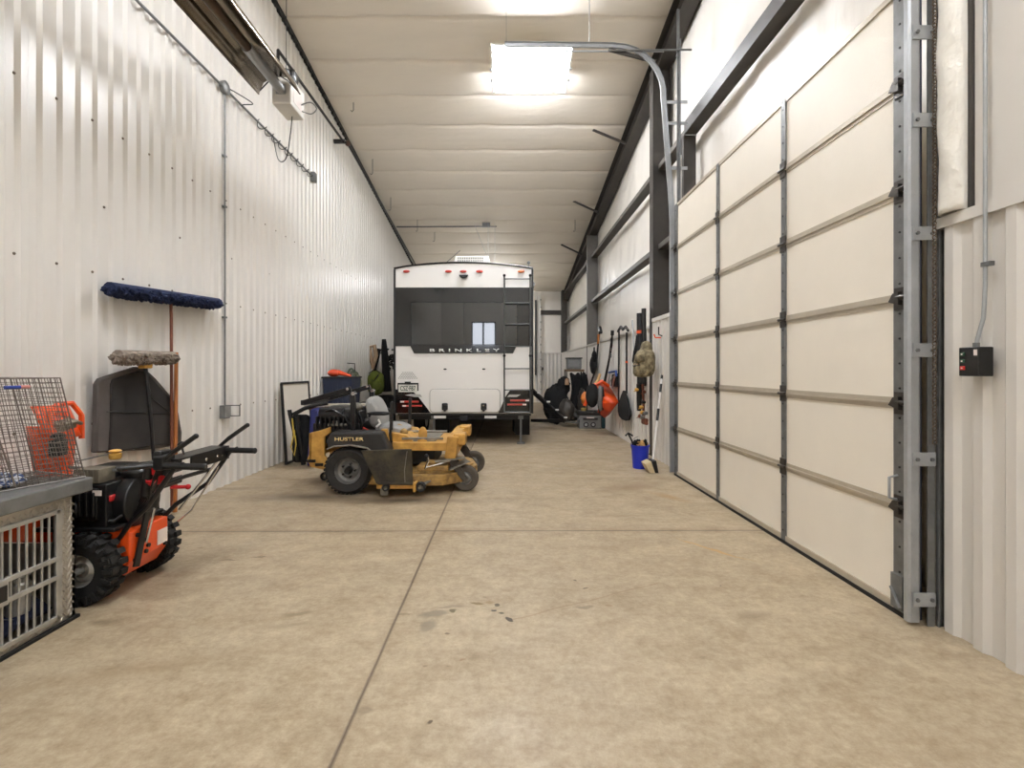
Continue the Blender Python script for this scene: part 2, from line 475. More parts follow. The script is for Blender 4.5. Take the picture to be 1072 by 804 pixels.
ribbed('wall_left', m_wall, XL, 'X', YB, YF, 0.0, lambda s: ceil_z(s) - 0.02, phase=3.13 - 0.156 * .3, depth=0.022, screws=scr)
# dark corrugated strip standing in for the shadow gap atop the left wall
mb = MB()
y = YB; i = 0
while y < YF - 0.2:
    mb.prism([(y, ceil_z(y) - 0.03), (y + .156, ceil_z(y + .156) - 0.03), (y + .156, ceil_z(y + .156) - 0.09), (y + .10, ceil_z(y + .1) - 0.10), (y + .08, ceil_z(y + .08) - 0.13), (y + .02, ceil_z(y + .02) - 0.13), (y, ceil_z(y) - 0.09)], 'X', XL + 0.01, XL + 0.055)
    y += .156
mb.build('trim_1', m_blackp, smooth=False)['kind'] = 'structure'

# right wall: insulation blanket above, ribbed wainscot below
def insul(u, v):
    y = YB + (YF - YB) * u; z = ceil_z(y) * v
    s = math.sin(y * 5.2) * 0.012 + math.sin(z * 3 + y * 1.7) * 0.012 + math.sin(z * 7.3 + y * 9) * 0.004
    w = abs(math.sin(math.pi * (y - 0.3) / 1.22)) ** 0.25
    return (XI + 0.015 - s * .8 - 0.035 * w, y, z)
o = MB().grid(insul, 330, 40).build('wall_right', m_insul, angle=80); o['kind'] = 'structure'
md = o.modifiers.new('solid', 'SOLIDIFY'); md.thickness = 0.1; md.offset = 1.0
ZT = 2.08
ribbed('wall_right.001', m_wains, XR, 'X', YB, 2.58, 0, ZT - .02, phase=2.42, inward=-1, depth=0.022, screws=[(2.36, 1.25), (2.52, 1.25), (2.36, .12)])
ribbed('wall_right.002', m_wains, XR, 'X', 6.40, 7.66, 0, ZT - .02, phase=2.42, inward=-1, depth=0.022)
ribbed('wall_right.003', m_wains, XR, 'X', 7.86, 13.84, 0, 1.98, phase=2.42, inward=-1, depth=0.022)
ribbed('wall_right.004', m_wains, XR, 'X', 14.02, YF, 0, 1.98, phase=2.42, inward=-1, depth=0.022)
n_t = [1]
def trim(a, b, mat=m_wains, bev=0.0):
    n_t[0] += 1
    o = MB().b2(a, b).build('trim_%d' % n_t[0], mat, smooth=False, bevel=bev); o['kind'] = 'structure'; return o
trim((XR - 0.03, YB, ZT - .04), (XI, 2.64, ZT + .015)); trim((XR - 0.03, 6.38, ZT - .04), (XI - .02, 7.66, ZT + .015))
trim((XR - 0.03, 7.86, 1.96), (XI - .02, 13.84, 2.0)); trim((XR - 0.03, 14.02, 1.96), (XI - .02, YF, 2.0))
# sheathing that closes the wall behind the door opening and the jamb
trim((XR - .02, 2.605, 0), (XI, 2.64, ZT))
trim((XR - .02, 6.38, 0), (XI, 6.42, ZT))
# far wall
ribbed('wall_far', m_wains, YF, 'Y', XL - .1, XI + .1, 0, 2.0, inward=-1, depth=0.02, phase=0.05)
def insf(u, v):
    x = XL - .1 + (XI + .2 - XL) * u; z = 2.0 + (ceil_z(YF) - 2.0) * v
    return (x, YF - 0.03 * abs(math.sin(math.pi * x / 1.1)) ** 0.3, z)
o = MB().grid(insf, 60, 4).build('wall_far.001', m_insul, angle=80); o['kind'] = 'structure'
trim((XL, YF - .05, 1.98), (XI, YF + .02, 2.03))
trim((1.30, YF - .12, 3.55), (XR, YF, 3.72), m_steel)
trim((XR - .02, YF - .3, 0), (XR + .2, YF, 4.6), m_steel)
# near wall behind the camera with a window and a white door seen mirrored in the trailer's rear glass
mb = MB()
for a, b in (((XL - .1, 0), (XL + 1.55, 7)), ((XL + 1.55, 0), (-.55, 2.45)), ((XL + 1.55, 3.65), (-.55, 7)), ((-.55, 0), (XI + .1, 9))):
    z1 = min(b[1], 8.6)
    mb.b2((a[0], YB - .1, a[1]), (b[0], YB, z1))
mb.b2((XL - .1, YB - .1, 6.9), (XI + .1, YB, 8.7))
mb.build('wall_near', m_wall, smooth=False)['kind'] = 'structure'
wf = MB()
wf.b2((-1.70, YB - .06, 2.42), (-.52, YB + .02, 2.47)).b2((-1.70, YB - .06, 3.62), (-.52, YB + .02, 3.67)).b2((-1.70, YB - .06, 2.42), (-1.65, YB + .02, 3.67)).b2((-.57, YB - .06, 2.42), (-.52, YB + .02, 3.67)).b2((-1.17, YB - .06, 2.42), (-1.09, YB + .02, 3.67))
w = wf.build('window_1', m_blackp, smooth=False); w['kind'] = 'structure'
m_daylight = M('window_glass_daylit', (235, 242, 250), 0.1, emit=((235, 242, 255), 4.0))
MB().b2((-1.66, YB - .05, 2.45), (-.56, YB - .04, 3.64)).build('pane', m_daylight, w, smooth=False)
d = MB().b2((.45, YB, 0.02), (2.15, YB + .05, 4.5)); 
for k in range(1, 8): d.b2((.45, YB + .05, .56 * k - .01), (2.15, YB + .07, .56 * k + .01), 1)
d.build('door_2', [m_door, m_galv_d], smooth=False)['kind'] = 'structure'

# ---- fluorescent fixtures hung under the ceiling
def fixture(y, x, label, drop=0.33, glow=None):
    z = ceil_z(y) - drop; L = T('fluorescent_fixture', label, 'ceiling light', (x, y, z), 'fluorescent fixtures hung under the ceiling')
    s = -0.145
    P = MB(); P.box((x, y, z + .045), (1.22, .92, .03), (math.degrees(math.atan(s)), 0, 0)); P.build('reflector_pan', m_pan, L, smooth=False, bevel=.004)
    for i in range(6):
        yy = y - .42 + i * .168 + (0.03 if i > 3 else 0)
        zz = z + s * (yy - y)
        MB().tube([(x - .585, yy, zz), (x + .585, yy, zz)], .016, 8).build('tube', glow or m_glow, L)
    for sx_ in (-1, 1):
        MB().bar((x + sx_ * .603, y - .5, z + s * -.5 + .01), (x + sx_ * .603, y + .5, z + s * .5 + .01), .03, .05).build('end_cap', m_pan, L, smooth=False)
        MB().tube([(x + sx_ * .55, y, z + .04), (x + sx_ * .55, y, ceil_z(y) - .02)], .004, 6).build('hanger', m_galv_d, L)
    for (a, b) in ((-.62, -.02), (-.62, .22), (.62, -.05), (.62, .22)):
        MB().box((x + a, y + b, z + s * b - .01), (.03, .035, .03)).build('clip', m_galv, L, smooth=False)
    return L
m_pan = M('white_reflector', (240, 238, 232), 0.4)
fixture(7.88, .38, 'bright fluorescent fixture under the ceiling above the white trailer, lit')
fixture(1.6, -.4, 'lit fluorescent fixture added out of view overhead between the door and the ribbed wall')  # out-of-view lamp, placed from the wall highlights and added for brightness
fixture(-3.0, -.2, 'lit fluorescent fixture added out of view overhead behind the viewpoint')  # unseen lamp added for overall brightness
fixture(18.3, -.5, 'dim fluorescent fixture added near the far wall, hidden behind the white trailer', glow=m_glow_dim)  # hidden lamp added to brighten the far end

# ---- steel frame
G_ST = None
def column(y0, y1, top, label, foot=0.0, name='steel_column', mat=None):
    mat = mat or m_steel
    L = T(name, label, 'steel column', (XR + .1, (y0 + y1) / 2, 0))
    MB().b2((XR - .01, y0, foot), (XR + .005, y1, top)).build('flange', mat, L, smooth=False)
    MB().b2((XI - .05, y0, foot), (XI - .035, y1, top)).build('flange', mat, L, smooth=False)
    ym = (y0 + y1) / 2
    MB().b2((XR + .005, ym - .006, foot), (XI - .05, ym + .006, top)).build('web', mat, L, smooth=False)
    MB().b2((XR - .02, y0 - .02, foot), (XI - .03, y1 + .02, foot + .015)).build('base_plate', mat, L, smooth=False)
    return L
column(7.67, 7.85, ceil_z(7.76) - .42, 'dark steel column beside the hanging backpack, rising to the roof beam')
column(13.85, 14.01, ceil_z(13.9) - .42, 'grey steel column at the far third of the right wall', mat=m_steel_l)
# roof beam along the right wall
def rafter():
    L = T('roof_beam', 'long dark steel roof beam sloping down along the right wall', 'steel beam', (2.42, 7.0, ceil_z(7) - .4))
    def sl(x0, x1, d0, d1, name):
        vs = []
        for y in (YB, YF):
            for x, d in ((x0, d0), (x1, d0), (x1, d1), (x0, d1)): vs.append((x, y, ceil_z(y) - d))
        MB().add(vs, [(0, 1, 2, 3), (7, 6, 5, 4), (0, 4, 5, 1), (1, 5, 6, 2), (2, 6, 7, 3), (3, 7, 4, 0)]).build(name, m_steel, L, smooth=False)
    sl(2.40, 2.412, .05, .40, 'web'); sl(2.31, 2.51, .40, .415, 'flange'); sl(2.31, 2.51, .035, .05, 'flange')
    for y in (9.7, 12.6, 15.4, 4.1, 1.3):
        for k in (0,):
            MB().bar((2.31, y, ceil_z(y) - .40), (2.31 - .62, y + .15, ceil_z(y) - .06), .05, .012, up=(0, 1, 0)).build('flange_brace', m_steel, L, smooth=False)
rafter()
# girts: Z-shaped rails between the columns
def girt(y0, y1, z, label, name='wall_girt', h=.05):
    L = T(name, label, 'steel rail', (2.45, (y0 + y1) / 2, z), 'horizontal steel rails between the wall columns')
    MB().b2((2.33, y0, z), (XI - .06, y1, z + .012)).build('web', m_steel, L, smooth=False)
    MB().b2((2.33, y0, z + .012), (2.342, y1, z + .012 + h)).build('lip', m_steel_l, L, smooth=False)  # lighter grey paints the room-facing lip as lit
    return L
girt(7.86, 13.84, 4.38, 'upper dark steel rail between the two columns', h=.07)
girt(7.86, 13.84, 3.16, 'lower dark steel rail between the two columns, above the hanging gear', h=.07)
girt(14.02, YF, 4.38, 'uppermost steel rail in the far corner bay', h=.07)
girt(14.02, YF, 3.16, 'lower steel rail in the far corner bay', h=.07)
girt(6.60, 7.74, 4.38, 'short upper steel rail between the door post and the nearest column', h=.07)
girt(6.60, 7.74, 3.16, 'short lower steel rail between the door post and the nearest column', h=.07)
# door frame steel
L = T('door_header', 'dark steel header beam crossing above the tall sectional door', 'steel beam', (2.45, 3, 4.38))
MB().b2((2.33, 2.62, 4.40), (XI - .06, 6.61, 4.412)).build('web', m_steel, L, smooth=False)
MB().b2((2.33, 2.62, 4.412), (2.345, 6.61, 4.56)).build('lip', m_steel, L, smooth=False)
L = T('door_post', 'dark steel post at the far edge of the tall sectional door', 'steel post', (2.45, 6.62, 0))
MB().b2((2.33, 6.62, ZT + .02), (XI - .06, 6.635, 4.40)).build('web', m_steel, L, smooth=False)
MB().b2((2.33, 6.635, ZT + .02), (2.345, 6.71, 4.40)).build('lip', m_steel, L, smooth=False)
L = T('door_post', 'pale steel door post beside the wrapped insulation column at the right edge', 'steel post', (2.40, 2.60, 0))
MB().b2((2.215, 2.592, 0), (2.30, 2.600, 5.4)).build('web', m_galv_d, L, smooth=False)
MB().b2((2.215, 2.582, 0), (2.222, 2.592, 5.4)).build('lip', m_galv_d, L, smooth=False)

# ---- sectional overhead door in the right wall
DZ = [0.02, .585, 1.14, 1.70, 2.275, 2.84, 3.38]
DY = [2.66, 3.847, 5.045, 6.33]
DX = 2.125
dr = T('door_1', None, None, (DX, 4.5, 0), kind='structure')
for i in range(6):
    z0, z1 = DZ[i], DZ[i + 1]
    S = MB()
    S.b2((DX, DY[0], z0 + .003), (DX + .045, DY[3], z1 - .003))
    sec = S.build('section', m_door, dr, smooth=False, bevel=.004)
    # horizontal steel rails at the joints
    r = MB()
    if i < 5:
        r.b2((DX - .006, DY[0], z1 - .032), (DX, DY[3], z1 - .004)); r.b2((DX - .006, DY[0], z1 + .004), (DX, DY[3], z1 + .030)); r.b2((DX - .014, DY[0], z1 - .008), (DX, DY[3], z1 + .004))
    else:
        r.b2((DX - .010, DY[0], z1 - .03), (DX, DY[3], z1 + .005))
    if i == 0: r.b2((DX - .012, DY[0], .02), (DX, DY[3], .06))
    r.build('rail', m_rail, sec, smooth=False)
    for j, y in enumerate(DY):
        w = .028 if 0 < j < 3 else .045
        yy = y + (.045 if j == 0 else -.045 if j == 3 else 0)
        st = MB().b2((DX - .014, yy - w, z0 + .003), (DX - .001, yy + w, z1 - .003))
        for q in range(4): st.lathe([(.006, -.004), (.006, 0)], (DX - .014, yy, z0 + .08 + q * (z1 - z0 - .16) / 3), axis='X', n=6, mi=1)
        st.build('stile', [m_galv_d, m_black], sec, smooth=False)
        if i < 5:
            hb = MB()
            hb.b2((DX - .02, yy - .035, z1 - .06), (DX - .010, yy + .035, z1 - .012)); hb.b2((DX - .02, yy - .035, z1 + .012), (DX - .010, yy + .035, z1 + .06))
            hb.tube([(DX - .026, yy - .045, z1), (DX - .026, yy + .045, z1)], .010, 8)
            if j in (0, 3):
                s_ = -1 if j == 0 else 1
                hb.prism([(yy - s_ * .05, z1 - .012), (yy + s_ * .02, z1 - .035), (yy + s_ * .02, z1 + .035), (yy - s_ * .02, z1 + .03)], 'X', DX - .04, DX - .02)
                hb.tube([(DX - .035, yy, z1 + .01), (DX - .035, y + s_ * .05, z1 + .01)], .007, 6)
            hb.build('hinge', m_hinge, sec, smooth=False)
MB().b2((DX - .02, DY[0], 0), (DX + .03, DY[3], .022)).build('bottom_seal', m_rubber, dr, smooth=False)
bk = MB().b2((DX - .03, 2.67, .04), (DX - .012, 2.75, .22)); bk.tube([(DX - .05, 2.66, .06), (DX - .03, 2.75, .14)], .008, 6)
bk.build('bottom_bracket', m_galv_d, dr, smooth=False)
MB().tube([(DX - .015, 2.72, .62), (DX - .06, 2.72, .63), (DX - .06, 2.72, .74), (DX - .015, 2.72, .75)], .007, 8).build('lift_handle', m_galv, dr)

# ---- tracks of the overhead door
def track(y, s_, label):
    L = T('door_track', label, 'door track', (2.10, y, 0), 'steel tracks of the tall sectional door')
    pts = [(2.10, y, 0.02), (2.10, y, 3.2), (2.09, y, 3.40), (1.99, y, 4.75)]
    pts += [(1.99 - .60 + .60 * math.cos(R_(a)) - .004 * a * 0, y, 4.80 + .62 * math.sin(R_(a))) for a in range(6, 91, 12)]
    pts += [(1.37, y, 5.425), (-.02, y, 5.44)]
    # C-shaped strip
    c = MB()
    for q0, q1 in zip(pts[:-1], pts[1:]):
        a, b = Vector(q0), Vector(q1); t = (b - a).normalized(); n = Vector((-t.z, 0, t.x))
        e = t * .004
        c.bar(a - e, b + e, .05, .005, up=n) if False else None
    # section: web facing the door edge, two curled lips
    prof = [(-.032, 0), (-.032, .026), (-.020, .034), (.020, .034), (.032, .026), (.032, 0), (.028, 0), (.028, .022), (-.028, .022), (-.028, 0)]
    rings = []
    for i, p in enumerate(pts):
        p = Vector(p); t = (Vector(pts[min(i + 1, len(pts) - 1)]) - Vector(pts[max(i - 1, 0)])).normalized(); n = Vector((-t.z, 0, t.x))
        rings.append([p + n * u + Vector((0, s_ * v, 0)) for u, v in prof])
    k = len(prof); vs = [v for r in rings for v in r]
    fs = [(i * k + j, (i + 1) * k + j, (i + 1) * k + (j + 1) % k, i * k + (j + 1) % k) for i in range(len(rings) - 1) for j in range(k)]
    fs += [tuple(range(k)), tuple((len(rings) - 1) * k + j for j in range(k - 1, -1, -1))]
    MB().add(vs, fs).build('rail', m_galv, L, angle=30)
    # perforated wall angle behind the track
    a = MB(); a.b2((2.165, y + s_ * .030, 0.0), (2.20, y + s_ * .036, 5.9)); a.b2((2.196, y - s_ * .01, 0), (2.202, y + s_ * .030, 5.5))
    a.build('wall_angle', m_galv_d, L, smooth=False)
    for z in (.14, .86, 1.42, 2.02, 2.60, 3.05) if s_ < 0 else (.2, 1.0, 1.8, 2.6, 3.3):
        b = MB().b2((2.085, y + s_ * .034, z - .035), (2.20, y + s_ * .042, z + .035))
        for dx in (0, .075):
            b.lathe([(.010, 0), (.010, s_ * .008)], (2.105 + dx, y + s_ * .042, z), axis='Y', n=6, mi=1)
        b.build('bracket', [m_galv, m_galv_d], L, smooth=False)
    for z, x in ((3.88, 2.05), (4.45, 2.0), (4.72, 1.98)):
        MB().b2((x, y + s_ * .034, z - .02), (2.30, y + s_ * .040, z + .02)).build('bracket', m_galv, L, smooth=False)
    MB().tube([(1.3, y, 5.35), (2.34, y, 5.36)], .012, 6).build('angle', m_galv_d, L, smooth=False)
    for x in (.0, 1.05):
        MB().bar((x, y, 5.46), (x, y, ceil_z(y) - .02), .03, .004, up=(1, 0, 0)).build('hanger', m_galv_d, L, smooth=False)
    if s_ > 0:
        MB().bar((.75, y + .03, 5.36), (2.0, y + .03, 5.36), .012, .02).build('spreader', m_galv, L, smooth=False)
        MB().bar((1.30, y + .02, 5.375), (1.90, y + .05, 5.24), .045, .02, up=(0, 1, 0)).build('sway_brace', m_steel, L, smooth=False)
    return L
track(6.37, 1, 'galvanised track at the far side of the sectional door, curving up and inward')
track(2.625, -1, 'galvanised vertical track at the near side of the sectional door')
# lift shaft chain hoist beside the near track
ch = MB()
zc = .95
i = 0
while zc < 4.3:
    ch.torus((2.180, 2.568, zc), .010, .0025, axis='X' if i % 2 else 'Y', n=10, k=5); zc += .018; i += 1
tag(ch.build('hand_chain', M('rusty_chain', (104, 88, 70), .5, .4), loc=(2.180, 2.568, .95)), 'steel hand chain hanging beside the near door track', 'chain')
mb = MB().tube([(2.150, 2.625, 0.02), (2.150, 2.625, 4.2)], .010, 10)
tag(mb.build('lift_shaft', m_blued if 'm_blued' in globals() else m_galv_d, loc=(2.15, 2.625, .02)), 'dark bluish steel rod standing behind the near door track', 'rod')
# ================================================================ TRAVEL TRAILER
m_rvblack = M('gloss_black_panel', (16, 17, 18), 0.12, 0, spec=0.5, coat=0.4)
m_glass = M('tinted_window', (7, 8, 9), 0.02, 0, spec=0.8, coat=0.6)
m_rvmatte = M('black_trim', (20, 20, 21), 0.4)
m_red = M('red_lens', (190, 62, 50), 0.3, coat=0.4)
m_amber = M('amber_lens', (226, 128, 84), 0.25, coat=0.5)
m_lens = M('clear_lens', (232, 222, 218), 0.2, coat=0.5)
m_grille = M('grille_grey', (150, 150, 148), 0.5)
m_plate = M('plate_white', (214, 214, 206), 0.5)
m_plateg = M('plate_green', (46, 66, 56), 0.5)
m_deflt = M('letter_white', (236, 236, 232), 0.4)
m_gl = M('pale_grey_decal', (170, 168, 164), 0.4)
YR = 8.90
def rp(px, py, dy=0.0):
    p = pt(px, py, YR); return Vector((p.x, YR + dy, p.z))
rv = T('travel_trailer', 'white travel trailer with a black rear band, parked at the far end of the floor', 'trailer', (rp(485.5, 433).x, YR, 0))
xl, xr = rp(412.5, 0).x, rp(558, 0).x; xm = (xl + xr) / 2
zb = rp(0, 433).z
prof = [(xl, zb), (xr, zb), (xr, rp(0, 283).z)]
for i in range(13):
    t = i / 12; x = xr + (xl - xr) * t
    prof.append((x, rp(0, 281).z + 0.105 * (1 - (2 * t - 1) ** 2) ** 0.9))
prof.append((xl, rp(0, 283).z))
MB().prism(prof, 'Y', YR, 18.6).build('body', m_white, rv, bevel=.02)
# roof edge trim and corner mouldings
e = MB(); e.tube([Vector((x, YR - .004, z)) for x, z in prof[3:-1]], .017, 6)
e.build('roof_trim', m_rvmatte, rv)
for x in (xl + .012, xr - .012):
    MB().b2((x - .018, YR - .016, zb), (x + .018, YR + .5, rp(0, 282).z)).build('corner_moulding', m_rvmatte, rv, smooth=False, bevel=.004)
def panel(name, poly, mat, dy0=-.012, dy1=0.0, par=None, bevel=0):
    return MB().prism([(rp(x, y).x, rp(x, y).z) for x, y in poly], 'Y', YR + dy0, YR + dy1).build(name, mat, par or rv, smooth=False, bevel=bevel)
panel('rear_band', [(414, 301), (557, 301), (557, 362.5), (414, 362.5)], m_rvblack, -.008)
panel('name_strip', [(429, 361), (541.5, 361), (537, 370), (433.5, 370)], m_rvblack, -.014)
panel('window', [(431, 316.5), (541.5, 316.5), (541.5, 361), (431, 361)], m_glass, -.013)
fr = MB()
for a, b in (((430.6, 316.2), (541.8, 317)), ((430.6, 360.6), (541.8, 361.2)), ((430.6, 316), (431.2, 361)), ((541.3, 316), (541.9, 361)), ((485.6, 317), (486.2, 361))):
    A, B = rp(*a), rp(*b); fr.b2((A.x, YR - .020, A.z), (B.x, YR - .008, B.z))
fr.build('window_frame', m_rvmatte, rv, smooth=False)
text('BRINKLEY', 'lettering', m_deflt, rv, rp(486.6, 366.7, -.018), (1, 0, 0), (0, 0, 1), .052, rp(523, 0).x - rp(450, 0).x, .006, track=1.7)
# lower corners
panel('lower_panel', [(414, 407.5), (430, 407.5), (437.3, 414.5), (447, 427), (451, 432.5), (414, 432.5)], m_rvblack, -.012)
panel('lower_panel', [(557, 407.5), (534.5, 407.5), (528, 417), (526, 423), (521.5, 432.5), (557, 432.5)], m_rvblack, -.012)
panel('silver_flash', [(430, 412.3), (440, 412.8), (442, 415.5), (434, 415.6), (424, 413.6)], m_gl, -.016)
panel('silver_flash', [(533, 413), (545, 413), (541, 415.6), (531, 415.6)], m_gl, -.016)
for (x0, x1, y, o_) in ((419.5, 438.5, 420.4, 0), (421.5, 442, 424.8, 0), (534, 554, 419.2, 1), (531, 551, 423.4, 1)):
    A, B = rp(x0, y - .95), rp(x1, y + .95)
    tl = MB().b2((A.x, YR - .03, A.z), (B.x, YR - .01, B.z)).build('tail_light', m_red, rv, smooth=False, bevel=.006)
    a0 = x0 if not o_ else x1 - 4
    A, B = rp(a0, y - .8), rp(a0 + 4, y + .8)
    MB().b2((A.x, YR - .034, A.z), (B.x, YR - .012, B.z)).build('reverse_lens', m_lens, tl, smooth=False)
# pass-through hatch, catches, hinges
hx0, hx1, hz0, hz1 = rp(450.5, 0).x, rp(523, 0).x, rp(0, 431.4).z, rp(0, 407.6).z
def rrect(x0, x1, z0, z1, r, n=6):
    P = []
    for cx, cz, a in ((x1 - r, z1 - r, 0), (x0 + r, z1 - r, 90), (x0 + r, z0 + r, 180), (x1 - r, z0 + r, 270)):
        for k in range(n + 1):
            q = R_(a + 90 * k / n); P.append((cx + r * math.cos(q), cz + r * math.sin(q)))
    return P
hatch = MB().prism(rrect(hx0, hx1, hz0, hz1, .07), 'Y', YR - .022, YR - .002).build('cargo_hatch', m_white, rv, bevel=.006)
s_ = MB(); s_.tube([Vector((x, YR - .006, z)) for x, z in rrect(hx0 - .007, hx1 + .007, hz0 - .007, hz1 + .007, .075)], .008, 5, closed=True); s_.build('seal', m_gl, hatch)
for px in (466, 506.5):
    A = rp(px, 425.5)
    c = MB().box((A.x, YR - .045, A.z), (.105, .05, .125)); c.box((A.x, YR - .06, A.z - .06), (.05, .04, .05))
    c.build('latch', m_blackp, hatch, smooth=False, bevel=.02)
    MB().lathe([(.014, 0), (.014, -.01)], (A.x, YR - .07, A.z + .02), axis='Y', n=10).build('keyhole', m_chrome, hatch)
    MB().ball((rp(px, 386.4).x, YR - .01, rp(px, 386.4).z), (.03, .02, .014)).build('door_stop', m_blackp, rv)
# marker lights, camera
for px, mt in ((425.5, m_red), (469.5, m_red), (485, m_red), (502, m_red), (545.5, m_amber)):
    A = rp(px, 284.3)
    MB().ball((A.x, YR - .01, A.z), (.062, .028, .026), 14, 8).build('marker_light', mt, rv)
A = rp(485.5, 289)
c = MB().prism([(A.x - .085, A.z + .015), (A.x + .085, A.z + .015), (A.x + .05, A.z - .03), (A.x + .02, A.z - .045), (A.x - .02, A.z - .045), (A.x - .05, A.z - .03)], 'Y', YR - .07, YR)
c.build('rear_camera', m_blackp, rv, bevel=.01)
# roof air conditioner
A, B, C_, D_ = rp(472.8, 274.6), rp(513.5, 275), rp(511, 264.3), rp(475, 264.5)
ac = MB().prism([(A.x, A.z - .1), (B.x, B.z - .1), (B.x, B.z), (C_.x, C_.z), (D_.x, D_.z), (A.x, A.z)], 'Y', YR + .25, YR + 1.1).build('roof_air_conditioner', m_white, rv, bevel=.015)
g = MB(); a0, a1, z0, z1 = rp(477.3, 0).x, rp(505.5, 0).x, rp(0, 273.8).z, rp(0, 266.2).z
g.b2((a0, YR + .235, z0), (a1, YR + .248, z1))
for k in range(13): x = a0 + (a1 - a0) * k / 12; g.b2((x - .006, YR + .215, z0), (x + .006, YR + .24, z1), 1)
for k in range(4): z = z0 + (z1 - z0) * k / 3; g.b2((a0, YR + .215, z - .005), (a1, YR + .24, z + .005), 1)
g.build('grille', [m_grille, m_white], ac, smooth=False)
# roof rack / antenna on the right
r = MB(); A = rp(528.5, 276, .6); B = rp(555, 277, .6)
r.tube([A + Vector((0, 0, .0)), A + Vector((0, 0, .11))], .006, 6).tube([A + Vector((0, 0, .07)), A + Vector((.02, 0, .07)), B + Vector((-.02, 0, .05))], .012, 6).tube([A + Vector((0, 0, .03)), B + Vector((0, 0, .02))], .008, 6)
r.tube([B, B + Vector((0, 0, .14))], .012, 6).ball(B + Vector((0, 0, .16)), .03).ball(B + Vector((-.01, 0, .07)), (.035, .03, .03))
r.build('ladder_rail', m_galv_d, rv)
# rear ladder
lx0, lx1, ly = rp(528, 0).x, rp(554.8, 0).x, YR - .10
ld = MB()
for x in (lx0, lx1): ld.tube([(x, ly, rp(0, 431).z), (x, ly, rp(0, 289).z)], .014, 8)
for py in (293, 318, 340, 363, 386, 408, 431): ld.tube([(lx0, ly, rp(0, py).z), (lx1, ly, rp(0, py).z)], .011, 8)
ladder = ld.build('ladder', m_ladder, rv)
for x in (lx0, lx1):
    for py in (289.5, 372.5):
        z = rp(0, py).z
        MB().tube([(x, ly, z), (x, YR, z)], .014, 8).ball((x, ly - .005, z), .026).build('standoff', m_rvmatte, ladder)
# vent decal and number plate
v = MB()
for r_ in range(5):
    for k in range(9 - r_):
        x = 417.5 + r_ * 1.1 + k * 2.35; A = rp(x, 396 - r_ * 1.5)
        v.b2((A.x - .012, YR - .003, A.z - .008), (A.x + .012, YR, A.z + .008))
v.build('dotted_decal', m_gl, rv, smooth=False)
A, B = rp(417.5, 410.4), rp(437, 402.6)
npl = MB().b2((A.x, YR - .022, A.z), (B.x, YR - .014, B.z)).build('number_plate', m_plate, rv, smooth=False)
MB().b2((A.x - .02, YR - .015, A.z + .02), (B.x + .02, YR - .004, B.z + .03)).box(((A.x + B.x) / 2, YR - .035, B.z + .03), (.10, .045, .045)).build('plate_light_holder', m_blackp, npl, smooth=False)
text('CSZ·F87', 'characters', m_plateg, npl, ((A.x + B.x) / 2, YR - .024, (A.z + B.z) / 2), (1, 0, 0), (0, 0, 1), .085, .27, .003)
# underbody: bumper, hitch, lights strips, jacks, flaps, wheels
u = MB().b2((rp(416, 0).x, YR + .02, rp(0, 435.4).z), (rp(556, 0).x, YR + .14, rp(0, 433).z)); u.build('rear_bumper', m_rvmatte, rv, smooth=False, bevel=.01)
MB().b2((rp(484, 0).x - .04, YR - .04, .42), (rp(488, 0).x + .03, YR + .6, .50)).b2((rp(478, 0).x, YR, .465), (rp(494, 0).x, YR + .02, .485)).build('hitch_receiver', m_blackp, rv, smooth=False, bevel=.01)
for px in (460.5, 513.5):
    A = rp(px, 436.6); MB().b2((A.x - .105, YR - .01, A.z - .022), (A.x + .105, YR + .02, A.z + .022)).build('step_light', m_white, rv, smooth=False)
for px in (453, 545.5):
    A = rp(px, 437); j = MB()
    j.b2((A.x - .045, YR + .10, A.z - .04), (A.x + .045, YR + .2, A.z + .10)); j.b2((A.x - .018, YR + .13, .08), (A.x + .018, YR + .17, A.z - .04)); j.b2((A.x - .07, YR + .06, .0), (A.x + .07, YR + .24, .02)); j.bar((A.x, YR + .15, .09), (A.x, YR + .15, .02), .03, .03)
    j.build('stabiliser_jack', m_galv_d, rv, smooth=False)
MB().b2((xl + .05, YR + .2, .42), (xr - .05, 18.5, zb + .01)).build('chassis', m_rvmatte, rv, smooth=False)
for px in (458, 548):
    A = rp(px, 440); MB().b2((A.x - .14, YR + .62, .09), (A.x + .14, YR + .635, .43)).build('mud_flap', m_rubber, rv, smooth=False)
def wheel(mb_, c, R, w, axis='Y', rim=.62, mt=0, mr=1, n=28):
    h = w / 2
    mb_.lathe([(R * rim, -h * .85), (R * .86, -h), (R * .97, -h * .75), (R, -h * .35), (R, h * .35), (R * .97, h * .75), (R * .86, h), (R * rim, h * .85)], c, axis, n, mt, cap=False)
    mb_.lathe([(0.001, -h * .35), (R * .25, -h * .5), (R * .40, -h * .2), (R * rim * .9, -h * .3), (R * rim * 1.02, -h * .86), (R * rim * .96, -h * .5), (R * rim * .9, h * .3), (R * rim * 1.02, h * .86), (.001, h * .5)], c, axis, n, mr, cap=False)
for y in (10.5, 13.3):
    for x in (xl + .22, xr - .22):
        w_ = MB(); wheel(w_, (x, y, .36), .36, .24, 'X'); w_.build('wheel', [m_tyre, m_alu], rv)
MB().b2((xl - .02, 14.8, .36), (xl + .0, 16.5, 2.9)).build('side_trim', m_rvmatte, rv, smooth=False)
aw = MB().tube([(xr + .06, 10.2, 3.05), (xr + .06, 15.5, 3.05)], .05, 10).tube([(xr + .04, 10.3, 1.2), (xr + .05, 10.3, 3.0)], .02, 6)
aw.build('awning', m_galv_d, rv)

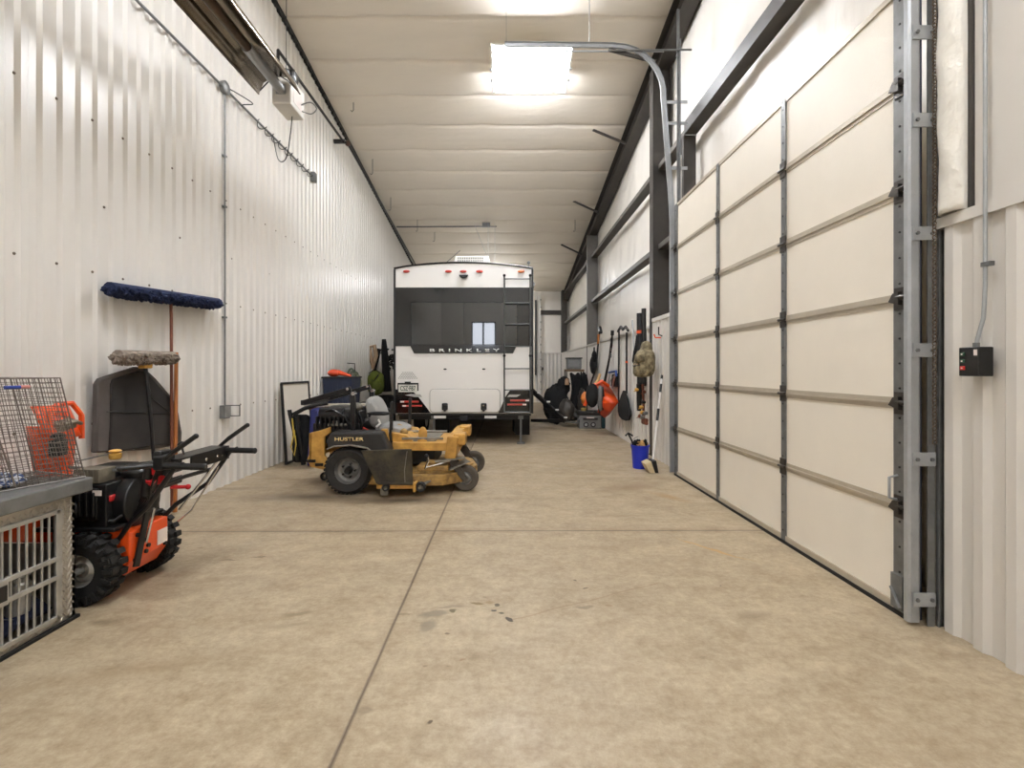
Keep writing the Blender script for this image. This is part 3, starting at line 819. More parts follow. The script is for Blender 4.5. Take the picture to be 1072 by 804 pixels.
# ================================================================ RIDING MOWER
m_seat = M('grey_seat_vinyl', (150, 150, 147), 0.5, 0, 0.08, 8)
m_mblk = M('dusty_black_body', (40, 39, 37), 0.5, 0, 0.3, 10, bump=.1)
m_chute = M('muddy_chute_rubber', (70, 61, 42), 0.8, 0, 0.0, 7, col2=(34, 30, 24), bump=.2, bscale=30)
m_rim = M('silver_rim', (150, 148, 144), 0.4, .5, 0.3, 12)
m_dirt = M('dusty_yellow', (176, 140, 76), 0.65, 0, 0.0, 14, col2=(120, 92, 52))
m_dust = M('dusty_grey_metal', (138, 132, 120), 0.6, .3, 0.35, 18)
m_letter = M('yellow_letters', (232, 204, 140), 0.5)
m_castor = M('dusty_castor_tyre', (84, 76, 66), 0.85, 0, 0.25, 14)
YN, YM, YO = 5.30, 5.90, 6.50
mw = T('riding_mower', 'yellow and black zero-turn riding mower with a grey seat, parked in front of the trailer', 'lawn mower', (pt(420, 519, YM).x, YM, 0))
def q(px, py, Y): return pt(px, py, Y)
def Zp(py, Y): return H + (CY - py) * Y / F
def Xp(px, Y): return (px - CX) * Y / F
# drive wheels with lugs
def drive_wheel(yc, name='drive_wheel'):
    w_ = MB(); c = (Xp(367, 5.42), yc, .252); wheel(w_, c, .250, .24, 'Y', rim=.56, n=32)
    for k in range(36):
        a = 2 * math.pi * k / 36
        for s_ in (-1, 1):
            w_.box((c[0] + .247 * math.cos(a + .04 * s_), yc + s_ * .06, c[2] + .247 * math.sin(a + .04 * s_)), (.014, .085, .026), (0, -math.degrees(a), 0))
    o = w_.build(name, [m_tyre, m_rim], mw)
    h = MB().lathe([(.03, -.13), (.04, -.10), (.045, -.04)], c, 'Y', 12)
    for k in range(5):
        a = 2 * math.pi * k / 5; h.lathe([(.012, -.085), (.012, -.05)], (c[0] + .07 * math.cos(a), yc, c[2] + .07 * math.sin(a)), 'Y', 6)
    h.build('hub', m_black, o)
drive_wheel(5.42); drive_wheel(6.40)
# casters
def caster(px, py, Yc, R):
    c = Vector((Xp(px, Yc), Yc, R)); w_ = MB(); wheel(w_, c, R, .085, 'Y', rim=.5); o = w_.build('caster_wheel', [m_castor, m_rim], mw)
    f = MB()
    for s_ in (-1, 1): f.bar(c + Vector((0, s_ * .062, 0)), c + Vector((-.135, s_ * .062, .20)), .012, .055, up=(0, 1, 0)) if False else f.prism([(c.x - .02, c.z - .03), (c.x + .03, c.z), (c.x + .015, c.z + .03), (c.x - .10, c.z + .205), (c.x - .17, c.z + .205), (c.x - .165, c.z + .15)], 'Y', c.y + s_ * .055, c.y + s_ * .067)
    f.b2((c.x - .175, c.y - .067, c.z + .195), (c.x - .09, c.y + .067, c.z + .21)); f.lathe([(.022, -.075), (.022, .075)], c, 'Y', 10)
    f.lathe([(.03, .2), (.03, .36)], (c.x - .13, c.y, c.z), 'Z', 12)
    f.build('caster_fork', m_chf, mw, bevel=.003)
m_chf = M('dirty_fork_steel', (70, 63, 55), 0.55, .2, 0.3, 16)
caster(487.5, 501, 5.50, .142); caster(496, 483, 6.45, .142)
# frame rails and front beam
fr = MB()
for yc in (5.72, 6.12):
    fr.bar((-1.75, yc, .46), (-.75, yc, .46), .05, .10); fr.bar((-.76, yc, .46), (-.50, yc, .50), .05, .09)
fr.build('frame_rail', m_yellow, mw, smooth=False, bevel=.006)
xb = Xp(479, 5.55)
b_ = MB().prism([(xb - .10, .60), (xb + .02, .60), (xb - .01, .36), (xb - .13, .36)], 'Y', 5.42, 6.52)
b_.build('front_beam', m_yellow, mw, smooth=False, bevel=.012)
MB().b2((xb - .04, 5.47, .50), (xb + .09, 5.72, .62)).build('front_box', m_yellow, mw, smooth=False, bevel=.012)
MB().b2((xb - .04, 6.24, .50), (xb + .09, 6.48, .62)).build('front_box', m_yellow, mw, smooth=False, bevel=.012)
# foot platform
fp = MB().b2((-1.27, 5.50, .50), (-.62, 6.36, .525)).prism([(-1.30, .50), (-1.02, .52), (-1.10, .60), (-1.30, .635)], 'Y', 5.56, 6.30)
fp.b2((-1.25, 5.46, .44), (-.62, 5.50, .53))
fp.build('foot_platform', m_yellow, mw, smooth=False, bevel=.008)
MB().b2((-1.12, 5.58, .526), (-.78, 6.28, .536)).build('foot_mat', m_dust, mw, smooth=False)
MB().ball((-.93, 5.62, .60), (.05, .02, .085), 12, 8).ball((-.93, 5.58, .52), (.055, .03, .05), 12, 8).build('deck_pedal', m_yellow, mw)
MB().tube([(-1.15, 5.56, .56), (-.95, 5.57, .56), (-.70, 5.60, .555)], .014, 8).tube([(-1.2, 5.9, .60), (-.7, 5.95, .59)], .014, 8).build('pedal_rod', m_dust, mw)
for k in range(9):
    a = k * 1.3
    if k < 8: MB().ball((-1.20 + .05 * math.cos(a) + .03 * (k % 3), 5.66 + .05 * k, .62 + .035 * math.sin(a * 2)), (.05, .05, .04), 10, 6, jit=.1).build('dusty_cover', m_dirt, mw) if k in (0, 3, 6) else None
MB().b2((-1.45, 5.62, .26), (-.80, 6.30, .49)).build('underbody', m_mblk, mw, smooth=False, bevel=.02)
# cutting deck
dk = MB()
dpoly = [(-1.50, 5.36), (-1.05, 5.28), (-.66, 5.30), (-.40, 5.56), (-.34, 5.90), (-.42, 6.30), (-.70, 6.55), (-1.35, 6.55), (-1.58, 6.20), (-1.60, 5.70)]
dk.prism(dpoly, 'Z', .10, .215)
dk.prism([(x * .93 - .07, 5.9 + (y - 5.9) * .9) for x, y in dpoly], 'Z', .215, .235)
dk.build('cutting_deck', m_dirt, mw, smooth=False, bevel=.015)
for (x, y) in ((-1.25, 5.62), (-.98, 5.92), (-1.25, 6.25)):
    MB().lathe([(.11, .235), (.11, .262), (.05, .27), (.05, .33)], (x, y, 0), 'Z', 18).build('spindle', m_dust, mw)
MB().b2((-.95, 5.36, .235), (-.62, 5.60, .30)).b2((-.86, 5.40, .30), (-.72, 5.52, .34)).build('belt_cover', m_dirt, mw, smooth=False, bevel=.015)
for (px, py, Y, R) in ((440.5, 509.5, 5.18, .052), (469.5, 496, 5.56, .075), (340, 499, 6.0, .05), (404, 510, 5.15, .04)):
    c = q(px, py, Y); w_ = MB(); wheel(w_, (c.x, c.y, max(c.z, R + .005)), R, .06, 'Y', rim=.5, n=20); w_.build('anti_scalp_wheel', [m_rubber, m_dust], mw)
MB().bar((-.93, 5.20, .10), (-.60, 5.50, .24), .05, .02).bar((-.62, 5.44, .25), (-.42, 5.52, .33), .16, .012).bar((-.76, 5.38, .34), (-.45, 5.46, .37), .10, .012).build('deck_lift_arm', m_dust, mw, smooth=False, bevel=.004)
MB().tube([(-.86, 5.34, .27), (-.82, 5.34, .36), (-.84, 5.34, .41)], .012, 8).tube([(-.86, 5.34, .28), (-.70, 5.36, .32), (-.6, 5.4, .35)], .01, 6).build('lift_chain', m_chrome, mw)
MB().ball((-.845, 5.34, .40), (.022, .022, .03), 10, 6).build('rubber_knob', m_black, mw)
# discharge chute
yc = 5.16
P = [(Xp(378, yc), Zp(471.5, yc)), (Xp(431, yc), Zp(470, yc)), (Xp(432.5, yc), Zp(507, yc)), (Xp(394, yc), Zp(506.5, yc)), (Xp(386, yc), Zp(489, yc))]
ch_ = MB().prism(P, 'Y', yc - .012, yc + .010); ch_.bar((P[3][0] + .02, yc - .02, P[3][1] + .01), (P[2][0], yc - .02, P[2][1] + .01), .02, .03)
ch_.build('discharge_chute', m_chute, mw, smooth=False, bevel=.008)
MB().tube([(Xp(424.5, yc), yc - .02, P[2][1] + .0), (Xp(424, yc), yc - .03, Zp(492, yc)), (Xp(426.5, yc), yc - .02, Zp(472, yc))], .004, 6).build('chute_cable', m_dust, mw)
MB().b2((P[3][0], yc, .10), (P[2][0] + .03, yc + .2, .15)).b2((P[2][0], yc - .02, .07), (P[2][0] + .03, yc + .22, .16)).build('deck_edge', m_yellow, mw, smooth=False, bevel=.006)
MB().b2((Xp(398, yc), yc - .0, .03), (Xp(406, yc), yc + .05, .13)).build('skid', m_dust, mw, smooth=False, bevel=.01)
# side fenders / fuel tanks with lettering
for (ya, yb) in ((5.28, 5.56), (6.26, 6.52)):
    Yf = 5.30
    P = [(Xp(344, Yf), Zp(470, Yf)), (Xp(342, Yf), Zp(462, Yf)), (Xp(347, Yf), Zp(452.5, Yf)), (Xp(400, Yf), Zp(452.5, Yf)), (Xp(409, Yf), Zp(473, Yf)), (Xp(390, Yf), Zp(474, Yf)), (Xp(384, Yf), Zp(469.5, Yf)), (Xp(368, Yf), Zp(466.5, Yf)), (Xp(352, Yf), Zp(467.5, Yf))]
    fd = MB().prism(P, 'Y', ya, yb).build('fuel_tank', m_mblk, mw, smooth=False, bevel=.02)
    if ya < 6:
        text('HUSTLER', 'lettering', m_letter, fd, q(365.5, 459.7, 5.276), (1, 0, 0), (0, 0, 1), .036, Xp(380.5, Yf) - Xp(350.5, Yf), .003)
        MB().tube([(Xp(x, Yf), ya - .004, Zp(y, Yf)) for x, y in ((343, 470), (350, 467), (368, 465.8), (385, 468.8), (391, 473.5))], .010, 6).build('fender_rib', m_dust, fd)
MB().prism([(Xp(403, 5.5), .46), (Xp(411, 5.5), .46), (Xp(407, 5.5), .68), (Xp(401, 5.5), .68)], 'Y', 5.42, 5.47).build('side_plate', m_yellow, mw, smooth=False, bevel=.006)
# rear yellow frame
yr = 5.66
P = [(Xp(328, yr), Zp(452, yr)), (Xp(337, yr), Zp(450, yr)), (Xp(349, yr), Zp(446, yr)), (Xp(349, yr), Zp(452, yr)), (Xp(343, yr), Zp(456, yr)), (Xp(343, yr), Zp(476, yr)), (Xp(350, yr), Zp(481, yr)), (Xp(347, yr), Zp(491, yr)), (Xp(328, yr), Zp(487, yr)), (Xp(325, yr), Zp(479, yr)), (Xp(327, yr), Zp(474, yr))]
rf = MB().prism(P, 'Y', 5.56, 5.60).prism(P, 'Y', 6.22, 6.26); rf.b2((Xp(327, yr), 5.56, .32), (Xp(330, yr), 6.26, .62))
rf.build('rear_guard', m_yellow, mw, smooth=False, bevel=.008)
MB().b2((Xp(328, yr) - .03, 5.54, .30), (Xp(334, yr), 5.6, .33)).b2((Xp(334, yr), 5.54, .26), (Xp(342, yr), 5.6, .29)).build('bumper_foot', m_black, mw, smooth=False)
# engine
en = MB(); ex, ez = Xp(357, 5.9), .74
en.b2((ex - .22, 5.62, .50), (ex + .30, 6.22, .72)); en.lathe([(.17, .0), (.19, .05), (.19, .12), (.14, .16), (.05, .17)], (ex + .02, 5.92, ez), 'Z', 24)
en.lathe([(.09, -.16), (.09, .16)], (ex + .02, 5.72, ez + .05), 'X', 16); en.lathe([(.09, -.16), (.09, .16)], (ex + .05, 6.12, ez + .05), 'X', 16)
en.lathe([(.075, -.13), (.075, .13)], (ex - .02, 5.66, ez + .08), 'X', 20)
for k in range(7): en.b2((ex - .18 + .05 * k, 5.58, .66), (ex - .165 + .05 * k, 5.66, .80))
en.box((ex + .22, 5.75, .78), (.14, .22, .14)); en.ball((ex + .24, 5.70, .90), (.07, .09, .05), 12, 8, 1)
en.tube([(ex - .12, 5.62, .84), (ex + .0, 5.58, .88), (ex + .14, 5.6, .80), (ex + .22, 5.62, .62)], .014, 8)
en.tube([(ex + .30, 5.62, .60), (ex + .34, 5.60, .74), (ex + .28, 5.64, .86)], .012, 8)
en.build('engine', [m_black, m_dust], mw, bevel=.006)
ex2 = MB().b2((Xp(346, 5.7), 5.60, .69), (Xp(366, 5.7), 5.74, .72)).b2((Xp(350, 5.7), 5.62, .72), (Xp(356, 5.7), 5.7, .75))
ex2.build('muffler_shield', m_dust, mw, smooth=False, bevel=.01)
# folded roll bar
for yy, dx in ((5.52, 0), (6.30, 0)):
    rb = MB(); k = yy / 5.52
    B = q(370.5, 450, 5.52); Tt = q(369.5, 410, 5.52); E = q(318, 421.5, 5.52)
    rb.bar((B.x, yy, .56), (Tt.x, yy, Tt.z), .055, .055, up=(1, 0, 0))
    rb.bar((Tt.x - .02, yy, Tt.z + .03), (E.x, yy, E.z + (.0)), .055, .055)
    rb.build('roll_bar_post', m_black, mw, smooth=False, bevel=.006)
    h = MB().lathe([(.022, -.04), (.022, .04)], (Tt.x + .01, yy, Tt.z - .02), 'Y', 10).lathe([(.016, -.04), (.016, .04)], (Tt.x - .05, yy, Tt.z + .03), 'Y', 10)
    h.build('pivot_bolt', m_chrome, mw)
E = q(318, 421.5, 5.52)
MB().bar((E.x, 5.50, E.z), (E.x, 6.32, E.z), .055, .055).build('roll_bar_hoop', m_black, mw, smooth=False, bevel=.006)
# seat
def cushion(pts_a, rr, name, y0, y1, n=9, sag=0.0):
    """side outline (x,z) widened across Y with rounded edges"""
    m_ = MB(); rings = []
    cx = sum(p[0] for p in pts_a) / len(pts_a); cz = sum(p[1] for p in pts_a) / len(pts_a)
    for i in range(n + 1):
        t = i / n; e_ = abs(2 * t - 1) ** 4; k = 1 - rr * e_
        rings.append([(cx + (x - cx) * k, y0 + (y1 - y0) * t, cz + (z - cz) * k) for x, z in pts_a])
    k = len(pts_a); vs = [v for r in rings for v in r]
    fs = [(i * k + j, (i + 1) * k + j, (i + 1) * k + (j + 1) % k, i * k + (j + 1) % k) for i in range(n) for j in range(k)] + [tuple(range(k)), tuple(n * k + j for j in range(k - 1, -1, -1))]
    m_.add(vs, fs); return m_.build(name, m_seat, mw, subsurf=1)
S = lambda x, y: (Xp(x, 5.75), Zp(y, 5.75))
cushion([S(382, 419), S(386, 415), S(391, 415.5), S(396, 423), S(400, 433), S(402, 446), S(397, 449), S(389, 449), S(385, 436)], .22, 'seat_back', 5.64, 6.16)
cushion([S(392, 451), S(393, 445), S(402, 443.5), S(414, 444.5), S(422, 446), S(427, 449), S(426, 454), S(418, 457), S(402, 457)], .2, 'seat_cushion', 5.62, 6.18)
for yy in (5.58, 6.22):
    MB().ball((Xp(397, yy), yy, .835), (.14, .03, .024), 12, 8).tube([(Xp(388, yy), yy, .835), (Xp(386, yy), yy + .02 * (1 if yy < 5.8 else -1), .80)], .014, 8).build('armrest', m_black, mw)
MB().b2((-1.48, 5.70, .50), (-1.20, 6.12, .58)).build('seat_base', m_black, mw, smooth=False, bevel=.01)
MB().tube([q(394, 447, 5.6), q(398, 443, 5.6), q(396, 439, 5.6)], .012, 8).build('seat_belt_buckle', m_white, mw)
# steering levers
for pts_ in ([(409.5, 464, 5.46), (408.5, 455, 5.46), (409.5, 440, 5.46), (410.5, 422, 5.46)], [(427, 462, 6.1), (427, 448, 6.1), (429, 436, 6.1), (429.5, 418, 6.1)]):
    P = [q(*p) for p in pts_]
    lv = MB().tube(P[:3], .014, 8).tube([P[2] - Vector((0, 0, .10)), P[3]], .019, 10).ball(P[3], .02, 10, 6); lv.tube([P[0], P[0] + Vector((-.02, .1, -.12))], .02, 8)
    lv.build('steering_lever', m_black, mw)
MB().tube([(Xp(379, 5.6), 5.6, .62), (Xp(382, 5.6), 5.55, .68), (Xp(389, 5.6), 5.5, .655)], .008, 6).build('red_cable', m_red, mw)

# ================================================================ SNOW BLOWER
m_lab = M('white_sticker', (226, 214, 206), 0.5)
m_redp = M('red_plastic', (200, 26, 34), 0.35)
m_brass = M('yellow_cap', (206, 158, 72), 0.5)
m_muf = M('dusty_muffler', (146, 138, 122), 0.5, .6, 0.3, 16)
sb = T('snow_blower', 'orange and black walk-behind snow blower with knobbly tyres, beside the metal dog crate', 'snow blower', (-2.35, 3.1, 0))
for yc_ in (2.86, 3.34):
    c = (-2.385, yc_, .195); w_ = MB(); R = .195
    wheel(w_, c, R * .93, .125, 'Y', rim=.5, n=28)
    for k in range(20):
        for s_ in (-1, 1):
            a = 2 * math.pi * (k + (.5 if s_ > 0 else 0)) / 20
            w_.box((c[0] + R * .93 * math.cos(a), yc_ + s_ * .034, c[2] + R * .93 * math.sin(a)), (.034, .050, .034), (0, -math.degrees(a), 18 * s_ * 0))
            w_.box((c[0] + R * .86 * math.cos(a), yc_ + s_ * .060, c[2] + R * .86 * math.sin(a)), (.05, .018, .022), (0, -math.degrees(a), 0))
    o = w_.build('wheel', [m_rubber, m_alu], sb, angle=30)
    MB().lathe([(.02, -.09), (.02, .09)], c, 'Y', 12).build('hub', m_alu, o)
# drive housing
hs = MB().prism([(-2.74, .12), (-2.26, .10), (-2.19, .20), (-2.19, .375), (-2.74, .40)], 'Y', 2.935, 3.265)
hs.build('drive_housing', m_orange, sb, smooth=False, bevel=.008)
MB().b2((-2.188, 3.16, .22), (-2.183, 3.25, .31)).build('sticker', m_lab, sb, smooth=False)
for (y, z) in ((2.97, .20), (3.23, .21), (2.99, .34), (3.05, .29), (3.06, .22), (3.08, .25)): MB().lathe([(.013, 0), (.013, .012)], (-2.19, y, z), 'X', 8).build('bolt', m_black, sb)
for (x, z) in ((-2.32, .16), (-2.5, .2), (-2.3, .33)): MB().lathe([(.010, 0), (.010, -.01)], (x, 2.935, z), 'Y', 8).build('bolt', m_black, sb)
MB().bar((-2.18, 2.97, .16), (-2.17, 3.05, .46), .045, .012, up=(1, 0, 0)).build('bracket', m_black, sb, smooth=False)
# auger housing and auger (towards the wall)
ag = MB(); n = 14
for s_, y in ((0, 2.72), (1, 3.46)):
    ag.prism([(-3.14, .06), (-2.74, .06), (-2.72, .30), (-2.80, .50), (-2.95, .55), (-3.10, .52)], 'Y', y, y + .008)
ag.grid(lambda u, v: (-2.94 + .22 * math.cos(R_(-70 + 170 * u)), 2.72 + .748 * v, .30 + .24 * math.sin(R_(-70 + 170 * u))), n, 1)
ag.build('auger_housing', m_orange, sb, thick=.006)
au = MB(); pts_ = [(-2.98 + .16 * math.cos(i * .5), 2.75 + .69 * i / 60, .26 + .16 * math.sin(i * .5)) for i in range(61)]
au.tube(pts_, .018, 6).tube([(-2.98, 2.74, .26), (-2.98, 3.46, .26)], .02, 8); au.build('auger', m_orange, sb)
# chute: round neck, tapering trough and deflector
cx_, cy_ = -2.80, 3.12
cu = MB().lathe([(.10, .50), (.10, .60), (.115, .60), (.115, .64)], (cx_, cy_, 0), 'Z', 20)
def trough(u, v):
    a = R_(-120 + 240 * v); w = .085 + .035 * u
    return (cx_ - .03 * u + w * math.cos(a) * 1.0, cy_ + .02 * u + w * math.sin(a), .62 + .36 * u)
cu.grid(trough, 6, 12); cu.build('discharge_chute', m_orange, sb, thick=.006)
df = MB()
df.grid(lambda u, v: (cx_ + .06 + .05 * math.cos(R_(-90 + 180 * v)) - .10 * u, cy_ + .01 + .12 * math.sin(R_(-90 + 180 * v)), .90 + .20 * u), 4, 8)
df.build('deflector', m_orange, sb, thick=.006)
MB().tube([(cx_ + .09, cy_ - .12, .97), (cx_ + .08, cy_ - .12, 1.07), (cx_ + .07, cy_ - .05, 1.11), (cx_ + .07, cy_ + .05, 1.11), (cx_ + .08, cy_ + .11, 1.03), (cx_ + .09, cy_ + .10, .88)], .016, 8).build('deflector_hoop', m_orange, sb)
MB().b2((cx_ + .08, cy_ - .13, .80), (cx_ + .12, cy_ - .03, .90)).ball((cx_ + .10, cy_ - .08, .92), (.04, .04, .02)).build('chute_gear', m_black, sb, bevel=.01)
MB().box((cx_ + .07, cy_ - .01, .98), (.06, .12, .05), (10, 20, 0)).tube([(cx_ + .12, cy_ - .06, .99), (cx_ + .14, cy_, 1.0), (cx_ + .11, cy_ + .07, .98)], .012, 6).build('deflector_cable_end', m_muf, sb)
MB().tube([(-2.60, 3.0, .74), (-2.3, 3.0, .72), (-1.98, 3.02, .80)], .009, 6).build('chute_rod', m_galv_d, sb)
# engine
e_ = MB()
e_.b2((-2.68, 2.90, .40), (-2.30, 3.28, .66)); e_.b2((-2.60, 2.88, .46), (-2.34, 2.92, .64))
e_.lathe([(.15, 0), (.16, .03), (.155, .09), (.10, .11)], (-2.32, 3.10, .52), 'X', 24)
e_.b2((-2.58, 3.08, .66), (-2.40, 3.30, .72)); e_.lathe([(.10, .66), (.11, .70), (.08, .735), (.02, .74)], (-2.27, 3.14, .0), 'Z', 16); e_.b2((-2.36, 3.06, .68), (-2.22, 3.24, .71))
for k in range(6): e_.b2((-2.56 + .04 * k, 2.865, .48), (-2.545 + .04 * k, 2.885, .62))
e_.tube([(-2.4, 2.9, .46), (-2.28, 2.93, .44), (-2.22, 3.0, .50)], .012, 6)
e_.ball((-2.50, 2.87, .52), (.07, .04, .07)); e_.b2((-2.70, 2.88, .39), (-2.24, 3.30, .415))
e_.build('engine', m_black, sb, bevel=.012)
mf = MB().b2((-2.49, 2.90, .665), (-2.34, 3.02, .745))
for k in range(5): mf.b2((-2.48 + .032 * k, 2.895, .67), (-2.468 + .032 * k, 2.90, .74))
mf.build('muffler', m_muf, sb, smooth=False, bevel=.008)
MB().lathe([(.028, .74), (.034, .75), (.034, .775), (.02, .78)], (-2.45, 3.16, .02), 'Z', 12).ball((-2.45, 3.16, .81), (.035, .035, .012)).build('fuel_cap', m_brass, sb)
MB().b2((-2.33, 2.92, .555), (-2.29, 2.985, .59)).lathe([(.02, 0), (.022, .03)], (-2.29, 3.0, .545), 'X', 12).build('choke_knob', m_redp, sb, bevel=.005)
MB().b2((-2.36, 2.875, .60), (-2.31, 2.88, .63)).build('sticker', m_lab, sb, smooth=False)
MB().b2((-2.36, 3.22, .56), (-2.18, 3.40, .72)).b2((-2.2, 3.26, .60), (-2.17, 3.38, .70)).build('battery_box', m_black, sb, smooth=False, bevel=.01)
MB().b2((-2.17, 3.28, .62), (-2.165, 3.37, .645)).build('label_plate', m_lab, sb, smooth=False)
MB().tube([(-2.20, 3.3, .55), (-2.13, 3.36, .54)], .012, 8).ball((-2.12, 3.36, .54), .018).build('starter_pull', m_redp, sb)
# handlebars
for yy in (2.80, 3.36):
    h = MB()
    h.tube([(-2.26, yy + (.14 if yy < 3 else -.08), .33), (-2.16, yy + (.1 if yy < 3 else -.06), .44), (-2.00, yy + .02, .56), (-1.88, yy, .72), (-1.84, yy, .775), (-1.79, yy, .795)], .0145, 10)
    h.build('handlebar', m_black, sb)
    MB().tube([(-1.90, yy, .785), (-1.68, yy, .780)], .019, 12).ball((-1.675, yy, .78), (.014, .02, .02)).build('grip', m_black, sb)
    MB().tube([(-1.93, yy + .02, .80), (-1.86, yy + .02, .86), (-1.74, yy + .02, .945)], [.010, .014, .014], 8).ball((-1.735, yy + .02, .948), .015).build('clutch_lever', m_black, sb)
for P_, r_ in (([(-1.86, 3.30, .765), (-1.96, 3.28, .62), (-2.10, 3.24, .42)], .008), ([(-1.90, 3.36, .70), (-2.06, 3.30, .40), (-2.14, 3.29, .33)], .006), ([(-2.17, 3.04, .28), (-2.08, 2.98, .50)], .008)): MB().tube(P_, r_, 8).build('control_rod', m_chrome, sb)
MB().tube([(-1.96, 2.84, .66), (-1.97, 3.1, .665), (-1.96, 3.34, .66)], .013, 8).build('cross_bar', m_black, sb)
pn = MB().b2((-1.98, 2.86, .80), (-1.86, 3.38, .812)).b2((-1.87, 2.98, .725), (-1.858, 3.38, .812)).b2((-1.98, 3.37, .725), (-1.858, 3.385, .812))
for y in (3.12, 3.24): pn.lathe([(.011, 0), (.011, .006)], (-1.858, y, .765), 'X', 8, 1)
pn.build('control_panel', [m_black, m_chrome], sb, smooth=False, bevel=.006)
MB().tube([(-1.93, 3.02, .81), (-1.95, 3.03, .86)], .006, 6).ball((-1.952, 3.03, .868), .022, 12, 8).build('gear_knob', m_black, sb)
MB().b2((-1.96, 2.79, .76), (-1.90, 2.90, .84)).b2((-1.99, 2.84, .80), (-1.94, 2.93, .86)).build('lever_bracket', m_black, sb, smooth=False, bevel=.01)
MB().tube([(-2.06, 2.70, .79), (-1.95, 2.78, .79)], .013, 10).ball((-2.065, 2.695, .79), .015).build('crank_handle', m_black, sb)
cb = MB()
for k in range(6):
    cb.tube([(-1.95, 2.84 + .01 * k, .80), (-2.0 - .015 * k, 2.86 + .02 * k, .70 - .02 * k), (-2.06 - .03 * k, 2.9 + .03 * k, .56), (-2.18 - .02 * k, 2.95 + .03 * k, .46)], .006, 6)
cb.build('control_cable', m_black, sb)
MB().tube([(-2.03, 2.88, .70), (-2.06, 2.90, .66)], .03, 10).tube([(-2.0, 2.88, .76), (-2.02, 2.89, .73)], .022, 10).tube([(-1.98, 2.9, .70), (-2.0, 2.92, .66)], .018, 8).build('red_tag', m_redp, sb)
MB().tube([(-2.03, 2.87, .78), (-2.07, 2.89, .60)], .026, 10).build('wiring_sleeve', m_black, sb)
# ================================================================ SMALLER THINGS
def single(mb, name, mats, loc, label, cat, group=None, **k):
    o = mb.build(name, mats, loc=loc, **k); return tag(o, label, cat, group)

# ---- metal dog crate with a barred door
m_dia = M('diamond_plate', (186, 180, 170), 0.34, .6, .15, 10)
m_in = M('crate_inside', (60, 60, 62), 0.6, .3, .3, 6)
m_navy = M('navy_cloth', (30, 36, 66), 0.9, 0, .3, 12)
FX, FY0, FY1, BX = -2.30, 1.50, 2.69, -3.02
dc = T('dog_crate', 'aluminium diamond-plate dog crate with a barred door, at the left edge under the wire cage', 'dog crate', (-2.65, 2.1, 0))
b = MB(); DY0, DY1, DZ0, DZ1 = 1.74, 2.585, .055, .595
b.b2((FX - .02, DY1, .015), (FX, FY1, .655)); b.b2((FX - .02, FY0, .015), (FX, DY0, .655)); b.b2((FX - .02, DY0, DZ1), (FX, DY1, .655)); b.b2((FX - .02, DY0, .015), (FX, DY1, DZ0))
b.b2((BX, FY0, .015), (BX + .02, FY1, .655)); b.b2((BX, FY0, .015), (FX, FY0 + .02, .655))
b.b2((BX, FY1 - .02, .015), (FX, FY1, .40)); b.b2((BX, FY1 - .02, .60), (FX, FY1, .655)); b.b2((FX - .10, FY1 - .02, .40), (FX, FY1, .60)); b.b2((BX, FY1 - .02, .40), (BX + .1, FY1, .60))
b.b2((BX, FY0, .015), (FX, FY1, .03))
b.build('shell', m_dia, dc, smooth=False)
dm = MB()
def loz(y, z, a):
    L_, w_ = .014, .0052; ca, sa = math.cos(R_(a)), math.sin(R_(a))
    P = [(ca * L_, sa * L_), (-sa * w_, ca * w_), (-ca * L_, -sa * L_), (sa * w_, -ca * w_)]
    vs = [(FX, y + p[0], z + p[1]) for p in P] + [(FX + .0055, y, z)]
    dm.add(vs, [(0, 1, 4), (1, 2, 4), (2, 3, 4), (3, 0, 4)])
r = 0; z = .03
while z < .65:
    y = FY0 + .015 + (.014 if r % 2 else 0); k = 0
    while y < FY1 - .01:
        if y > DY1 + .012 or y < DY0 - .012 or z > DZ1 + .01 or z < DZ0 - .01: loz(y, z, 52 if (r + k) % 2 else -52)
        y += .028; k += 1
    z += .020; r += 1
dm.build('tread_pattern', m_dia, dc, smooth=False)
lid = MB().b2((-3.05, 1.45, .66), (-2.26, 2.76, .735)).build('lid', m_galv_d, dc, smooth=False, bevel=.008)
MB().b2((FX - .01, 2.60, .665), (FX + .012, 2.69, .52)).build('corner_plate', m_alu, dc, smooth=False, bevel=.004) if False else None
MB().b2((-3.03, 1.49, 0), (-2.28, 2.70, .015)).build('rubber_foot', m_rubber, dc, smooth=False)
dd = MB()
dd.b2((FX + .002, DY0 - .01, DZ0 - .01), (FX + .016, DY0 + .015, DZ1 + .01)); dd.b2((FX + .002, DY1 - .022, DZ0 - .01), (FX + .016, DY1 + .01, DZ1 + .01))
dd.b2((FX + .002, DY0, DZ1 - .012), (FX + .016, DY1, DZ1 + .01)); dd.b2((FX + .002, DY0, DZ0 - .01), (FX + .016, DY1, DZ0 + .012))
dd.b2((FX + .004, DY0, .345), (FX + .018, DY1, .368)); dd.b2((FX + .004, DY0, .250), (FX + .018, DY1, .273))
door = dd.build('door', m_alu, dc, smooth=False, bevel=.003)
y = DY1 - .055
while y > DY0 + .02:
    MB().tube([(FX + .006, y, DZ0), (FX + .006, y, DZ1)], .0058, 8).build('bar', m_alu, door); y -= .0395
MB().b2((FX + .012, 2.22, .25), (FX + .035, 2.30, .37)).build('latch', m_alu, door, smooth=False, bevel=.006)
MB().b2((FX + .035, 2.235, .275), (FX + .04, 2.285, .345)).build('latch_recess', m_black, door, smooth=False)
for z in (.52,):
    MB().b2((FX, 2.592, z), (FX + .008, 2.612, z + .07)).build('hinge', m_alu, dc, smooth=False)
bl = MB(); bl.grid(lambda u, v: (-2.95 + .6 * u, 1.6 + 1.0 * v, .05 + .05 * math.sin(u * 9 + v * 4) * math.sin(v * 11) + .05), 14, 20)
